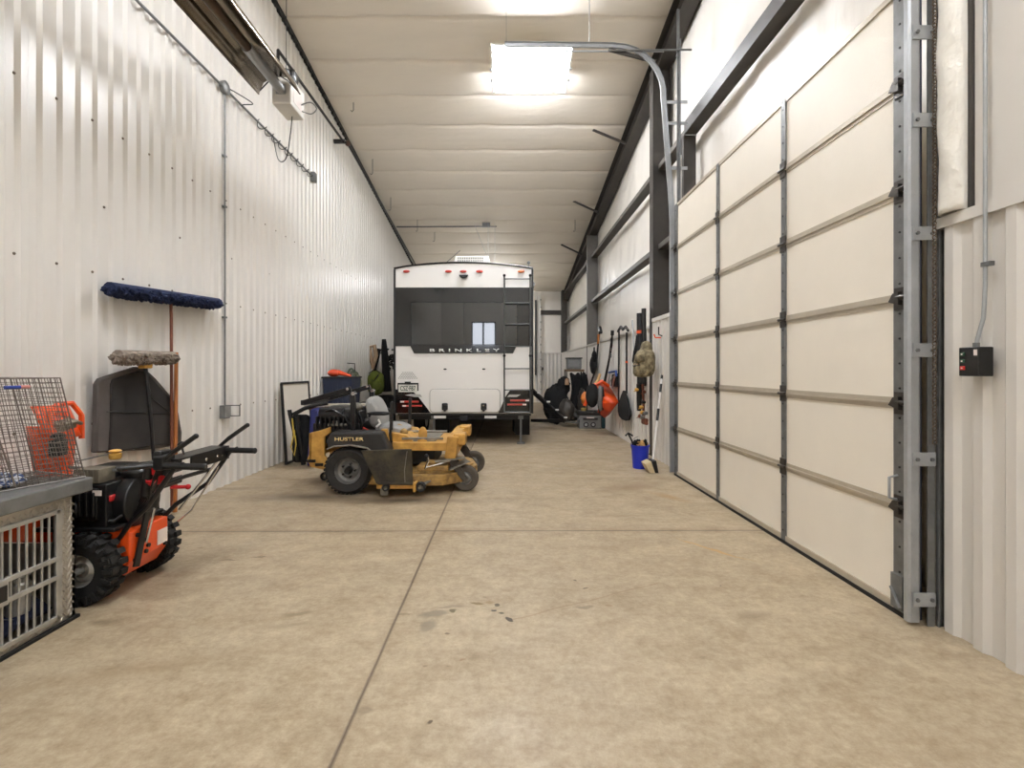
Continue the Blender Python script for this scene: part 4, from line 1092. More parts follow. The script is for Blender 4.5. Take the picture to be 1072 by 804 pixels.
single(bl, 'pet_blanket', m_navy, (-2.65, 2.1, .03), 'dark navy blanket lying inside the metal dog crate', 'blanket', thick=.03)
f = MB().lathe([(.035, .10), (.05, .11), (.05, .26), (.04, .27), (.04, .29), (.05, .30)], (-2.42, 2.50, 0), 'Z', 16).b2((-2.47, 2.44, .09), (-2.37, 2.55, .11))
single(f, 'pet_water_bottle', m_alu, (-2.42, 2.50, .09), 'small grey metal canister standing inside the dog crate behind the bars', 'bottle')

# ---- wire cage trap on the crate
m_wire = M('cage_wire', (128, 120, 112), 0.4, .5, .3, 30)
m_rim2 = M('cage_wire_bright', (176, 174, 170), 0.35, .6, .2, 20)
E = Vector((-2.29, 2.74, .737)); dv = Vector((.33, .944, 0)).normalized(); nv_ = Vector((-dv.y, dv.x, 0))
Lc, Wc, Hc, sl_ = 1.15, .42, .54, .115
wc = T('wire_cage', 'long wire-mesh cage trap with a slanted end, standing on the metal dog crate', 'animal trap', E - dv * .5 + nv_ * .2)
def wires(P00, P10, P11, P01, nu, nv, r=.0017, name='mesh_panel', mat=m_wire, rim=True):
    m_ = MB()
    def B(u, v): return P00 * (1 - u) * (1 - v) + P10 * u * (1 - v) + P11 * u * v + P01 * (1 - u) * v
    j = lambda: Vector((random.uniform(-1, 1), random.uniform(-1, 1), random.uniform(-1, 1))) * .0012
    for i in range(nu + 1):
        t = i / nu; m_.tube([B(t, 0) + j(), B(t, .5) + j(), B(t, 1) + j()], r, 5)
    for i in range(nv + 1):
        t = i / nv; m_.tube([B(0, t) + j(), B(.5, t) + j(), B(1, t) + j()], r, 5)
    if rim: m_.tube([P00, P10, P11, P01], r * 2.2, 6, closed=True)
    return m_.build(name, mat, wc)
up = Vector((0, 0, Hc))
A0, A1 = E - dv * Lc, E
B0, B1 = A0 + nv_ * Wc, A1 + nv_ * Wc
tA0, tA1, tB0, tB1 = A0 + up, A1 - dv * sl_ + up, B0 + up, B1 - dv * sl_ + up
wires(A0, A1, tA1, tA0, 45, 21); wires(B0, B1, tB1, tB0, 45, 21); wires(tA0, tA1, tB1, tB0, 42, 16); wires(A1, B1, tB1, tA1, 16, 21)
wires(A0, A1, B1, B0, 45, 16)
q0 = A1 - dv * .30; wires(q0 + Vector((0, 0, .01)), q0 + nv_ * Wc, q0 + nv_ * Wc - dv * .10 + up * .72, q0 - dv * .10 + up * .72, 14, 8, name='trap_door', r=.0018)
MB().tube([A0 + Vector((0, -.004, .003)), A1 + Vector((.003, 0, .003)), A1 + Vector((.003, 0, .003)) + nv_ * Wc], .004, 6).build('rim_rod', m_rim2, wc)
hd = MB(); h0 = tA0 * .45 + tA1 * .55 + nv_ * .2
hd.tube([h0 + dv * .15, h0 + dv * .12 + Vector((0, 0, .05)), h0 - dv * .12 + Vector((0, 0, .05)), h0 - dv * .15], .004, 8).build('handle', m_wire, wc)
h1 = pt(13, 405.5, 2.36)
single(MB().tube([h1 - dv * .03, h1 + dv * .03], .008, 8), 'plastic_clip', M('blue_plastic', (40, 66, 150), 0.4), h1, 'small blue plastic clip on the side of the wire cage', 'clip')
h2 = pt(24, 405, 2.40)
single(MB().tube([h2 - dv * .025, h2 + dv * .025], .008, 8), 'plastic_clip', M('pink_plastic', (196, 130, 122), 0.4), h2, 'small faded pink plastic clip on the side of the wire cage', 'clip')
def cloth_mat():
    m = bpy.data.materials.new('checked_cloth'); m.use_nodes = True; nt = m.node_tree; b_ = nt.nodes['Principled BSDF']; b_.inputs['Roughness'].default_value = .95
    tc = nt.nodes.new('ShaderNodeTexCoord'); mp_ = nt.nodes.new('ShaderNodeMapping'); mp_.inputs['Scale'].default_value = (34, 34, 34); nt.links.new(tc.outputs['Object'], mp_.inputs[0])
    c = nt.nodes.new('ShaderNodeTexChecker'); c.inputs['Color1'].default_value = lin((54, 72, 112)); c.inputs['Color2'].default_value = lin((206, 210, 216)); c.inputs['Scale'].default_value = 1.0
    nt.links.new(mp_.outputs[0], c.inputs['Vector']); nt.links.new(c.outputs[0], b_.inputs['Base Color']); return m
cl = MB(); o_ = A0 + nv_ * .03
cl.grid(lambda u, v: o_ + dv * (.25 + .66 * u) + nv_ * (.34 * v) + Vector((0, 0, .010 + .03 * abs(math.sin(u * 7 + v * 3)) + .02 * abs(math.sin(v * 9)))), 26, 14)
single(cl, 'checked_cloth', cloth_mat(), o_ + dv * .5, 'blue and white checked cloth lying in the bottom of the wire cage', 'cloth', thick=.012)

# ---- brooms, mops, bag and pole on the left wall
m_mop = M('navy_yarn', (34, 46, 82), .95, 0, .4, 30); m_mopg = M('grey_yarn', (146, 134, 122), .95, 0, .3, 30)
def mop(name, label, cat, x, ya, yb, za, zb_, R, mat, tips, n, handle, hr, hmat, head_mat):
    L = T(name, label, cat, (x, (ya + yb) / 2, za))
    core = MB(); core.bar((x, ya + .05, za + .015), (x, yb - .05, zb_ + .015), R * 1.0, .02, up=(0, 0, 1)); core.build('mop_frame', head_mat, L, smooth=False)
    f = MB()
    for k in range(n):
        t = random.random(); y = ya + (yb - ya) * t; z = za + (zb_ - za) * t
        a = R_(random.uniform(150, 390)); edge = min(t, 1 - t); rr = R * (0.55 + .45 * min(1, edge * 14)) * random.uniform(.85, 1.12)
        dx, dz = math.cos(a) * rr, math.sin(a) * rr * .72
        s_ = random.uniform(-.02, .02)
        f.tube([(x, y, z), (x + dx * .6, y + s_ * .5, z + dz * .75), (x + dx, y + s_, z + dz - .012)], [.009, .011, .009], 5)
    f.tube([(x, ya + .02, za), (x, yb - .02, zb_)], R * .62, 10)
    f.build('yarn', mat, L)
    h = MB().tube(handle, hr, 10); h.build('handle', hmat, L)
    return L
mop('dust_mop', 'very wide navy blue dust mop head-up against the ribbed wall, on a red-brown handle', 'mop', -3.10, 3.92, 5.44, 1.955, 2.035, .085, m_mop, 1, 900,
    [(-3.10, 4.66, 1.98), (-3.095, 4.66, 1.80), (-3.055, 4.61, .02)], .014, m_woodr, m_black)
MB().tube([(-3.08, 4.66, 1.94), (-3.055, 4.66, 1.82)], .016, 8)
gm = mop('push_mop', 'narrower grey mop head-up against the ribbed wall, on a black handle', 'mop', -3.02, 3.90, 4.58, 1.425, 1.435, .082, m_mopg, 1, 420,
    [(-3.02, 4.22, 1.36), (-2.98, 4.23, .9), (-2.93, 4.25, .02)], .015, m_black, M('dark_brown_block', (56, 38, 32), .5))
MB().b2((-3.05, 4.17, 1.33), (-2.99, 4.27, 1.40)).build('socket', m_brass, gm, smooth=False, bevel=.01)
MB().tube([(-3.02, 4.16, 1.395), (-3.0, 4.32, 1.42), (-3.0, 4.44, 1.41)], .009, 6).build('cord', m_orange, gm)
pl = MB().tube([pt(184.5, 369, 4.73), (-3.02, 4.60, .02)], .017, 12)
single(pl, 'wooden_pole', m_wood, (-3.02, 4.6, .02), 'light orange wooden pole leaning against the ribbed wall beside the mop handles', 'pole')
# mesh bag
def bag_pts(X, pts_): return [((X) , F * -X / (CX - px), H + (CY - py) * (F * -X / (CX - px)) / F) for px, py in pts_]
X0 = -3.15
outer = bag_pts(X0, [(97, 474), (98.5, 440), (99, 402), (103, 396), (140, 384), (148, 385), (160, 396), (178, 417), (184, 432), (187.5, 452), (187, 466), (150, 471)])
inner = bag_pts(X0, [(109, 474), (111, 440), (111, 402), (113, 397), (140, 388), (148, 389), (158, 400), (176, 419), (181, 434), (184, 452), (183, 463), (150, 468)])
L = T('mesh_bag', 'black mesh bag with a grey border hanging on the ribbed wall behind the mop handle', 'bag', (-3.12, 4.3, .66))
n = len(outer)
m_ = MB(); m_.prism([(p[1], p[2]) for p in outer], 'X', X0 - .02, X0 + .03); m_.build('border', M('grey_bag_border', (84, 78, 74), .85, 0, .2, 8), L, bevel=.012)
def meshmat():
    m = bpy.data.materials.new('black_mesh_fabric'); m.use_nodes = True; nt = m.node_tree; b_ = nt.nodes['Principled BSDF']; b_.inputs['Roughness'].default_value = .8
    tc = nt.nodes.new('ShaderNodeTexCoord'); w_ = nt.nodes.new('ShaderNodeTexNoise'); w_.inputs['Scale'].default_value = 3; nt.links.new(tc.outputs['Object'], w_.inputs['Vector'])
    r_ = nt.nodes.new('ShaderNodeValToRGB'); r_.color_ramp.elements[0].position = .4; r_.color_ramp.elements[1].position = .7; r_.color_ramp.elements[0].color = lin((26, 23, 22)); r_.color_ramp.elements[1].color = lin((48, 43, 40))
    nt.links.new(w_.outputs[0], r_.inputs[0]); nt.links.new(r_.outputs[0], b_.inputs['Base Color']); return m
MB().prism([(p[1], p[2]) for p in inner], 'X', X0, X0 + .045).build('mesh_front', meshmat(), L, bevel=.01)
sm = MB(); c1 = bag_pts(X0 + .05, [(112, 431), (181, 433)]); sm.tube(c1, .004, 5); c2 = bag_pts(X0 + .05, [(150, 386), (160, 418), (183, 436)]); sm.tube(c2, .004, 5)
sm.build('seam', m_black, L)
c3 = bag_pts(-3.13, [(146, 381), (146, 386)]); MB().tube([c3[0], (c3[0][0] + .02, c3[0][1], c3[0][2] + .01), c3[1]], .008, 6).build('hang_loop', m_black, L)
wr = MB().tube([(-3.12, 3.66, .655), (-3.12, 4.20, .66), (-3.13, 4.26, .645)], .006, 8)
single(wr, 'wall_rod', m_galv_d, (-3.12, 3.9, .65), 'thin grey metal rod sticking out below the black mesh bag', 'rod')

# ---- conduit, boxes and heater on the left wall
XW = -3.175
cd = T('wall_conduit', 'thin vertical grey conduit on the ribbed wall with a switch box at its lower end', 'conduit', (XW, 5.69, .8))
MB().tube([(XW, 5.69, .90), (XW, 5.69, 4.46)], .010, 8).build('pipe', m_galv_d, cd)
for z in (1.9, 3.15, 3.72): MB().b2((XW - .03, 5.665, z), (XW + .014, 5.715, z + .02)).build('strap', m_galv_d, cd, smooth=False)
MB().b2((XW - .03, 5.63, .77), (XW + .03, 5.75, .92)).build('outlet_box', m_galv_d, cd, smooth=False, bevel=.005)
MB().b2((XW + .03, 5.64, .78), (XW + .035, 5.74, .91)).build('cover_plate', m_alu, cd, smooth=False)
cvr = MB(); cvr.tube([(XW + .01, 5.78, .79), (XW + .11, 5.80, .79), (XW + .11, 5.80, .91), (XW + .01, 5.78, .91)], .008, 8, closed=True); cvr.build('weather_cover', m_black, cd)
hc = T('horizontal_conduit', 'long horizontal conduit high on the ribbed wall with a coiled cord around it', 'conduit', (XW, 6.5, 4.48))
MB().tube([(XW, -2.0, 4.50), (XW, 8.28, 4.49)], .013, 8).build('pipe', m_galv_d, hc)
MB().b2((XW - .03, 8.24, 4.41), (XW + .04, 8.36, 4.56)).build('end_box', m_galv_d, hc, smooth=False, bevel=.008)
MB().lathe([(.07, 0), (.075, .02), (.075, .05), (.06, .06)], (XW - .03, 5.69, 4.50), 'X', 16).build('junction_box', m_galv_d, hc)
cc = MB(); pts_ = []
for i in range(150):
    t = i / 149; y = 6.35 + 1.8 * t; a = t * 2 * math.pi * 9
    pts_.append((XW + .03 * math.cos(a) + .02, y + .03 * math.sin(a), 4.46 + .05 * math.sin(a)))
cc.tube(pts_, .005, 5).tube(smooth([(XW + .02, 5.75, 4.52), (XW + .10, 5.86, 4.50), (XW + .2, 5.92, 4.44), (XW + .05, 5.98, 4.46), (XW, 6.1, 4.48)]), .006, 6)
cc.build('coiled_cord', m_blackp, hc)
# tube heater
m_refl = M('heater_reflector', (150, 138, 120), 0.22, .9, .3, 3); m_hdark = M('heater_tube', (92, 76, 60), 0.3, .8, .4, 4)
m_heatw = M('heater_white', (222, 218, 210), .45)
ht = T('tube_heater', 'long gas tube heater hanging high beside the ribbed wall, with a white burner box', 'heater', (-2.43, 3.0, 4.35))
HX, HZ = -2.42, 4.33
MB().tube([(HX, -1.6, HZ), (HX, 5.42, HZ)], .045, 16).build('burner_tube', m_hdark, ht)
MB().tube([(HX + .0, 4.7, HZ), (HX, 5.44, HZ)], .052, 16).build('tube_collar', m_galv, ht)
rf_ = [(-.22, -.07), (-.17, .05), (-.07, .11), (.07, .11), (.17, .05), (.22, -.07)]
rr = MB().grid(lambda u, v: (HX + rf_[int(round(u * 5))][0], -1.6 + 6.98 * v, HZ + rf_[int(round(u * 5))][1]), 5, 12); rr.build('reflector', m_refl, ht, angle=10, thick=.003)
for s_ in (-1, 1): MB().tube([(HX + s_ * .22, -1.6, HZ - .07), (HX + s_ * .22, 5.38, HZ - .07)], .008, 6).build('reflector_rim', m_hdark, ht)
for y in (5.36, 2.6): 
    MB().tube([(HX - .2, y, HZ - .045), (HX - .1, y, HZ + .06), (HX, y, HZ + .12), (HX + .1, y, HZ + .06), (HX + .2, y, HZ - .045)], .007, 6).build('reflector_hanger', m_black, ht)
MB().b2((HX - .10, 5.42, HZ - .15), (HX + .10, 5.80, HZ + .16)).build('burner_box', m_heatw, ht, smooth=False, bevel=.012)
MB().b2((HX - .05, 5.405, HZ - .05), (HX + .05, 5.42, HZ + .05)).build('burner_flange', m_galv, ht, smooth=False)
MB().b2((HX + .1, 5.50, HZ - .09), (HX + .103, 5.72, HZ + .07)).build('label_plate', m_lab, ht, smooth=False)
MB().lathe([(.075, -.05), (.09, -.03), (.09, .04), (.06, .06)], (HX + .02, 5.62, HZ + .24), 'X', 20).build('blower', m_black, ht)
MB().b2((HX - .07, 5.46, HZ + .16), (HX + .05, 5.60, HZ + .26)).build('blower_motor', m_black, ht, smooth=False, bevel=.01)
MB().tube(smooth([(HX + .1, 5.7, HZ - .02), (HX + .2, 5.72, HZ + .02), (HX + .26, 5.74, HZ - .04), (HX + .2, 5.74, HZ - .10), (HX + .1, 5.72, HZ - .08)]), .007, 6).build('gas_hose', m_galv_d, ht)
MB().tube(smooth([(HX, 5.7, HZ - .15), (HX - .03, 5.72, HZ - .35), (-2.6, 5.95, HZ - .52), (-2.85, 6.3, HZ - .38), (-3.12, 6.75, 4.45)]), .006, 6).build('power_cord', m_blackp, ht)
for y in (5.55, 2.2, -1.0): MB().tube([(HX, y, HZ + .15), (HX, y, ceil_z(y) - .02)], .004, 5).build('hanging_wire', m_black, ht)
gp = T('gas_pipe', 'black gas pipe running high along the ribbed wall and up to the ceiling corner', 'pipe', (-3.0, 8, 5.5))
MB().tube([(-3.0, 6.63, 5.36), (-3.0, 6.63, 5.52), (-3.0, 9.26, 5.52)], .022, 10).build('lower_run', m_black, gp)
MB().tube([(-3.17, 9.28, 5.52), (-2.97, 9.28, 5.52)], .042, 10).build('tee', m_black, gp)
MB().tube([(-2.96, 9.28, 5.50), (-2.93, 9.34, 5.50), (-3.0, 12.2, 5.30), (-3.03, YF - .1, 4.42)], .024, 10).build('upper_run', m_black, gp)
MB().ball((-2.93, 9.32, 5.50), .05, 10, 8).build('elbow', M('brown_fitting', (70, 46, 32), .5), gp)
# hooks hanging from the ceiling
for k, (px, py, ln) in enumerate(((370, 106, .16), (390, 165, .34), (409, 205, .34), (437, 230, .3), (455, 243, .25), (602, 230, .3))):
    Y = 6.15 / ((CY - py) / F + .145); p = pt(px, py, Y)
    single(MB().tube([p + Vector((0, 0, .05)), p - Vector((0, 0, ln)), p - Vector((.03, 0, ln + .03)), p - Vector((.05, 0, ln))], .006, 6), 'ceiling_hook', m_black, p,
           ['short black hook under the ceiling, nearest of the row', 'second thin black hook hanging from the ceiling along the left side', 'third thin black hook hanging from the ceiling along the left side', 'black ceiling hook above the left edge of the trailer roof', 'farthest black ceiling hook over the trailer roof', 'thin hook hanging from the ceiling near the right roof beam'][k], 'hook', 'hooks hanging from the ceiling')
# opener hangers over the trailer
hr_ = T('door_opener_hanger', 'pale steel hanger rods coming down from the ceiling behind the trailer roof', 'hanger', (-.5, 14, 4.4))
MB().bar(pt(497, 236, 14), pt(513, 276, 14), .04, .008).build('diagonal_rod', m_galv, hr_, smooth=False)
MB().bar(pt(511, 233, 14), pt(511, 280, 14), .04, .008, up=(1, 0, 0)).build('rod', m_galv, hr_, smooth=False)
MB().bar(pt(518, 234, 14), pt(518, 280, 14), .04, .008, up=(1, 0, 0)).build('rod', m_galv, hr_, smooth=False)
MB().b2(pt(505, 238, 14.1), pt(513, 233, 14.0)).tube([pt(415, 237.5, 14), pt(520, 237, 14)], .02, 6).tube([pt(450, 290, 14.2), pt(482, 262, 14.2)], .01, 5).build('cross_pipe', m_galv_d, hr_)
# far roll-up door track
ft = T('far_door_track', 'pale perforated door track standing at the far wall beside the trailer', 'door track', (1.31, 20.3, 0))
MB().b2((1.26, 20.28, 0), (1.38, 20.36, 4.3)).b2((1.18, 20.3, 0), (1.22, 20.36, 4.3)).build('rail', m_white, ft, smooth=False)
for k in range(14): MB().b2((1.37, 20.26, .2 + .3 * k), (1.40, 20.3, .26 + .3 * k)).build('bracket', m_galv_d, ft, smooth=False)
MB().b2((-2.6, 20.32, .0), (1.2, 20.40, 4.2)).build('door_panel', m_door, ft, smooth=False)
MB().b2((1.15, 20.15, 1.1), (1.21, 20.3, 4.1)).build('dark_edge', m_black, ft, smooth=False)
fb = single(MB().b2((1.44, 20.40, 1.30), (1.50, 20.47, 1.42)), 'switch_box', m_black, (1.47, 20.43, 1.3), 'tiny black switch on the far wall wainscot right of the trailer', 'switch')

# ---- right foreground: flat upper wall, insulation roll, conduit and push-button box
trim((2.222, 2.405, ZT + .015), (2.26, 2.428, 5.4), m_steel)
o = MB().b2((2.235, YB, ZT + .015), (2.26, 2.405, 8.3)).build('wall_right.005', m_wains, smooth=False); o['kind'] = 'structure'
ins = MB()
def insr(u, v):
    a = R_(-10 + 200 * u); z = ZT + .02 + 3.9 * v
    w = .004 * math.sin(z * 5) + .003 * math.sin(z * 17 + u * 9) + .0035 * abs(math.sin(z * 31 + u * 13 + 2 * math.sin(z * 7)))
    return (2.26 - (.08 + w) * abs(math.sin(a)) ** .5 * (1 if math.sin(a) > 0 else -1), 2.505 + (.068 + w * .6) * math.cos(a), z)
ins.grid(insr, 24, 120)
single(ins, 'insulation_roll', M('white_vinyl_batt', (240, 236, 226), .45, 0, .04, 6, .7, 14), (2.26, 2.505, ZT + .02), 'crinkled white insulation batt stuffed upright beside the near door post', 'insulation', thick=.01)
pb = T('push_button_box', 'black door control box with three buttons on the ribbed wall at the right edge', 'control box', (2.20, 2.337, 1.29))
MB().b2((2.14, 2.288, 1.290), (2.212, 2.386, 1.424)).build('housing', m_black, pb, smooth=False, bevel=.004)
m_btng = M('green_button', (40, 74, 56), .4); m_btnr = M('red_button', (206, 40, 34), .4)
for z, mt in ((1.392, m_btng), (1.360, m_btng), (1.327, m_btnr)):
    MB().b2((2.134, 2.352, z - .009), (2.141, 2.374, z + .009)).build('button', mt, pb, smooth=False, bevel=.002)
    MB().b2((2.133, 2.360, z - .003), (2.1345, 2.367, z + .003)).build('button_mark', m_lab, pb, smooth=False)
MB().b2((2.138, 2.292, 1.385), (2.1405, 2.308, 1.412)).build('warning_label', m_lab, pb, smooth=False)
cq = T('control_conduit', 'slim silver conduit dropping to the black three-button control box', 'conduit', (2.19, 2.335, 1.43))
MB().tube([(2.185, 2.345, 1.424), (2.19, 2.345, 1.46), (2.20, 2.325, 1.56), (2.205, 2.322, 1.7), (2.205, 2.322, 4.6)], .0085, 10).build('pipe', m_galv, cq)
MB().b2((2.195, 2.29, 1.795), (2.218, 2.335, 1.815)).build('strap', m_galv_d, cq, smooth=False)
MB().lathe([(.013, 1.424), (.013, 1.445)], (2.185, 2.345, 0), 'Z', 10).build('fitting', m_galv_d, cq)

# ---- right wall: things beside the door
m_camo = M('camouflage_canvas', (150, 138, 108), .9, 0, 0, 16, col2=(86, 76, 56), bump=.3, bscale=40)
m_bluep = M('blue_bucket', (24, 44, 176), .4)
c = Vector((1.80, 6.78, 0)); bk = T('blue_bucket', 'blue plastic bucket full of gloves on the floor beside the sectional door', 'bucket', c)
MB().lathe([(.0, .005), (.095, .0), (.118, .29), (.126, .29), (.128, .31), (.114, .31), (.09, .02), (.0, .02)], c, 'Z', 28, cap=False).build('shell', m_bluep, bk)
MB().tube(arc(c + Vector((0, 0, .30)), .125, 100, 250, 10, (1, 0, 0), (0, 0, 1)), .004, 6).build('bail_handle', m_galv_d, bk)
single(MB().ball(c + Vector((.02, 0, .31)), (.075, .07, .055), 12, 8, jit=.25).ball(c + Vector((.05, .03, .33)), (.04, .05, .04), 10, 6, jit=.2), 'work_glove', M('tan_leather', (190, 148, 88), .8, 0, .3, 20), c + Vector((0, 0, .3)), 'tan leather work gloves piled in the blue bucket', 'gloves')
single(MB().ball(c + Vector((-.02, .03, .325)), (.06, .07, .05), 12, 8, jit=.3).ball(c + Vector((.06, -.03, .34)), (.03, .03, .05), 10, 6, jit=.2), 'dark_rag', m_blackm, c + Vector((0, 0, .3)), 'dark rag stuffed among the gloves in the blue bucket', 'rag')
hd_ = MB().tube([c + Vector((-.03, 0, .12)), c + Vector((-.11, .0, .36)), c + Vector((-.16, .0, .46))], .012, 8).tube([c + Vector((-.20, 0, .43)), c + Vector((-.16, 0, .47)), c + Vector((-.10, 0, .43))], .012, 8)
single(hd_, 'hand_tool', m_black, c + Vector((-.1, 0, .1)), 'black-handled tool sticking out of the left side of the blue bucket', 'hand tool')
br = T('push_broom', 'white-handled broom with cream bristles leaning between the bucket and the wall', 'broom', (1.90, 6.72, 0))
p0, p1 = Vector((1.90, 6.54, .13)), Vector((2.16, 7.00, 1.23))
MB().tube([p0, p1], .013, 10).build('handle', m_white, br)
for a, b in ((.80, .90), (.46, .60)): MB().tube([p0.lerp(p1, a), p0.lerp(p1, b)], .017, 10).build('grip', m_black, br)
MB().tube([p0.lerp(p1, .965), p0.lerp(p1, 1.01)], .016, 10).build('end_cap', m_black, br)
MB().prism([(1.86, .15), (1.915, .16), (1.945, .0), (1.90, .0)], 'Y', 6.43, 6.63).build('head', m_black, br, bevel=.008)
bs = MB().prism([(1.77, .115), (1.845, .15), (1.895, .002), (1.83, .0)], 'Y', 6.42, 6.62); bs.build('bristles', M('cream_bristle', (214, 196, 158), .9, 0, .15, 60, .5, 120), br, smooth=False)
# camouflage backpack on a hook
kp = Vector((2.03, 7.38, 1.42))
bp_ = T('camo_backpack', 'camouflage backpack hanging on the wall beside the sectional door', 'backpack', kp)
m_ = MB().ball(kp + Vector((.0, 0, .0)), (.12, .21, .20), 24, 16, e=.6, jit=.015); m_.ball(kp + Vector((.02, 0, .17)), (.08, .13, .15), 18, 12, e=.8, jit=.015); m_.build('main_bag', m_camo, bp_)
MB().ball(kp + Vector((-.06, -.04, -.10)), (.11, .17, .11), 18, 12, e=.6, jit=.02).build('front_pocket', m_camo, bp_)
MB().ball(kp + Vector((-.11, -.12, .07)), (.06, .11, .07), 16, 10, e=.6).build('upper_pocket', m_camo, bp_)
for s_ in (-1, 1):
    MB().tube([kp + Vector((-.02, .06 * s_, .22)), kp + Vector((-.07, .14 * s_, .12)), kp + Vector((-.12, .17 * s_, -.05))], [.02, .03, .02], 8).build('strap', m_camo, bp_)
MB().tube([kp + Vector((.02, -.05, .20)), kp + Vector((.08, -.02, .33)), kp + Vector((.06, .05, .20))], .012, 8).tube([kp + Vector((-.13, -.2, -.03)), kp + Vector((-.18, -.05, -.05)), kp + Vector((-.14, .12, -.03))], .008, 6).build('webbing', m_black, bp_)
hk = MB().tube([(2.22, 7.24, 1.78), (2.14, 7.24, 1.78), (2.12, 7.24, 1.83)], .010, 8); single(hk, 'wall_hook', m_orange, (2.22, 7.24, 1.78), 'small orange-tipped hook that holds the camouflage backpack', 'hook')
hk = MB().tube([(2.22, 7.18, 1.80), (2.17, 7.18, 1.82), (2.17, 7.18, 1.93)], .009, 8); single(hk, 'wall_bracket', m_black, (2.2, 7.18, 1.8), 'small black upright bracket on the wainscot above the backpack', 'bracket')
# rod case, rods, umbrella
XS = 2.15
def wp(px, py, X=XS): Y = F * X / (px - CX); return Vector((X, Y, H + (CY - py) * Y / F))
rc = T('rod_case', 'tall dark rod case hanging on the wall left of the backpack', 'case', wp(670, 400))
MB().tube([wp(670, 328), wp(670.4, 402)], .055, 12).build('tube_case', m_blackp, rc)
MB().tube([wp(674, 323, 2.18), wp(674, 404, 2.18)], .038, 8).build('rear_case', m_mblk, rc)
MB().tube([wp(670.1, 346), wp(670.1, 346) - Vector((0, 0, .05))], .058, 12).build('orange_band', m_orange, rc)
fr_ = T('fishing_rod', 'fishing rods with golden reels bundled under the dark case on the wall', 'fishing rod', wp(670, 430))
MB().tube([wp(669.5, 402), wp(669, 430)], [.05, .035], 10).build('rod_grip', m_mblk, fr_)
MB().tube([wp(673, 402), wp(674, 438)], .02, 8).build('rod_grip', m_woodr, fr_)
MB().tube([wp(662, 335, 2.19), wp(664, 365, 2.19)], .012, 8).build('rod_tip', m_galv, fr_)
random.seed(5)
for k in range(9):
    p = wp(random.uniform(665, 677), random.uniform(408, 440), 2.08)
    MB().lathe([(.024, -.03), (.03, 0), (.016, .03)], p, random.choice('XY'), 12).tube([p, p + Vector((-.03, .05, -.03))], .006, 6).build('reel', [m_brass, m_black, m_galv_d, m_woodr][k % 4], fr_)
MB().box(wp(675, 441, 2.12), (.06, .22, .10)).build('reel_bag', m_woodr, fr_, smooth=False, bevel=.02)
um = MB().tube([wp(666.5, 351), wp(666.5, 362), wp(665.8, 368), wp(665, 378), wp(666, 384)], [.01, .03, .045, .055, .02], 10)
single(um, 'folded_umbrella', m_blackm, wp(666, 384), 'small folded black umbrella hanging just left of the rod case', 'umbrella')
# paddles
pd = T('paddle', 'black paddle with a wide blade hanging blade-down on the wall', 'paddle', wp(655, 440))
MB().tube([wp(656, 348), wp(656, 412)], .018, 10).build('shaft', m_black, pd)
b0 = MB(); by0, by1 = wp(660.5, 0).y, wp(647.5, 0).y; bm_ = (by0 + by1) / 2; bw = (by1 - by0) / 2; zt_, zb2 = wp(654, 409).z, wp(654, 440).z
P = [(bm_ + bw * .12, zt_), (bm_ + bw * .55, zt_ - .14), (bm_ + bw * .95, zt_ - .33), (bm_ + bw, zb2 + .13), (bm_ + bw * .8, zb2 + .04), (bm_ + bw * .3, zb2), (bm_ - bw * .3, zb2), (bm_ - bw * .8, zb2 + .04), (bm_ - bw, zb2 + .13), (bm_ - bw * .95, zt_ - .33), (bm_ - bw * .55, zt_ - .14), (bm_ - bw * .12, zt_)]
b0.prism(P, 'X', XS - .02, XS + .015); b0.build('blade', m_blackm, pd, bevel=.01)
MB().tube([wp(656, 378), wp(656, 380)], .024, 8).build('clamp', m_orange, pd)
sp = single(MB().tube([wp(648, 346, 2.18), wp(647.5, 428, 2.18)], .018, 8), 'pole_handle', m_blackp, wp(648, 428), 'plain black pole hanging on the wall just left of the paddle', 'pole')
single(MB().tube([wp(647, 347), wp(650, 342), wp(652, 345), wp(655, 342), wp(657.5, 346)], .025, 8), 'tool_hanger', m_blackp, wp(652, 345), 'black hooked hanger above the paddle on the wainscot edge', 'hanger')
# trimmers and hung bag
tr = T('string_trimmer', 'long black-shafted yard tool hanging with its head behind the orange shell', 'yard tool', wp(620, 420, 2.1))
MB().tube([wp(628, 344, 2.18), wp(626, 362, 2.16), wp(624, 385, 2.12), wp(613, 418, 2.05)], .022, 8).build('shaft', m_blackp, tr)
MB().tube([wp(628, 343, 2.18), wp(629, 348, 2.16)], .04, 8).build('handle', m_black, tr)
MB().tube([wp(626.6, 350, 2.14), wp(626, 360, 2.13)], .026, 8).build('orange_sleeve', m_wood, tr)
MB().prism([(wp(614, 0, 2.1).y, .75), (wp(608, 0, 2.1).y, .95), (wp(611, 0, 2.1).y, 1.15), (wp(616, 0, 2.1).y, 1.0)], 'X', 1.98, 2.10).build('guard', m_orange, tr, bevel=.02)
t2 = T('hedge_trimmer', 'black and grey yard tool with open links hanging above the orange shell', 'yard tool', wp(636, 400))
MB().tube([wp(641, 350), wp(640, 362), wp(638, 375), wp(633, 400)], [.018, .03, .022, .03], 8).build('shaft', m_black, t2)
for py in (356, 365, 372): MB().torus(wp(639.5, py), .045, .008, 'X', 14, 6).build('link', m_galv_d, t2)
MB().tube([wp(641.2, 346), wp(641, 351)], .035, 8).build('handle', m_black, t2)
hb_ = MB().ball(wp(621, 382, 2.1), (.08, .22, .22), 14, 10, jit=.06).ball(wp(622, 373, 2.1), (.06, .12, .14), 12, 8, jit=.06).tube([wp(622, 369, 2.12), wp(622, 364, 2.16)], .02, 6)
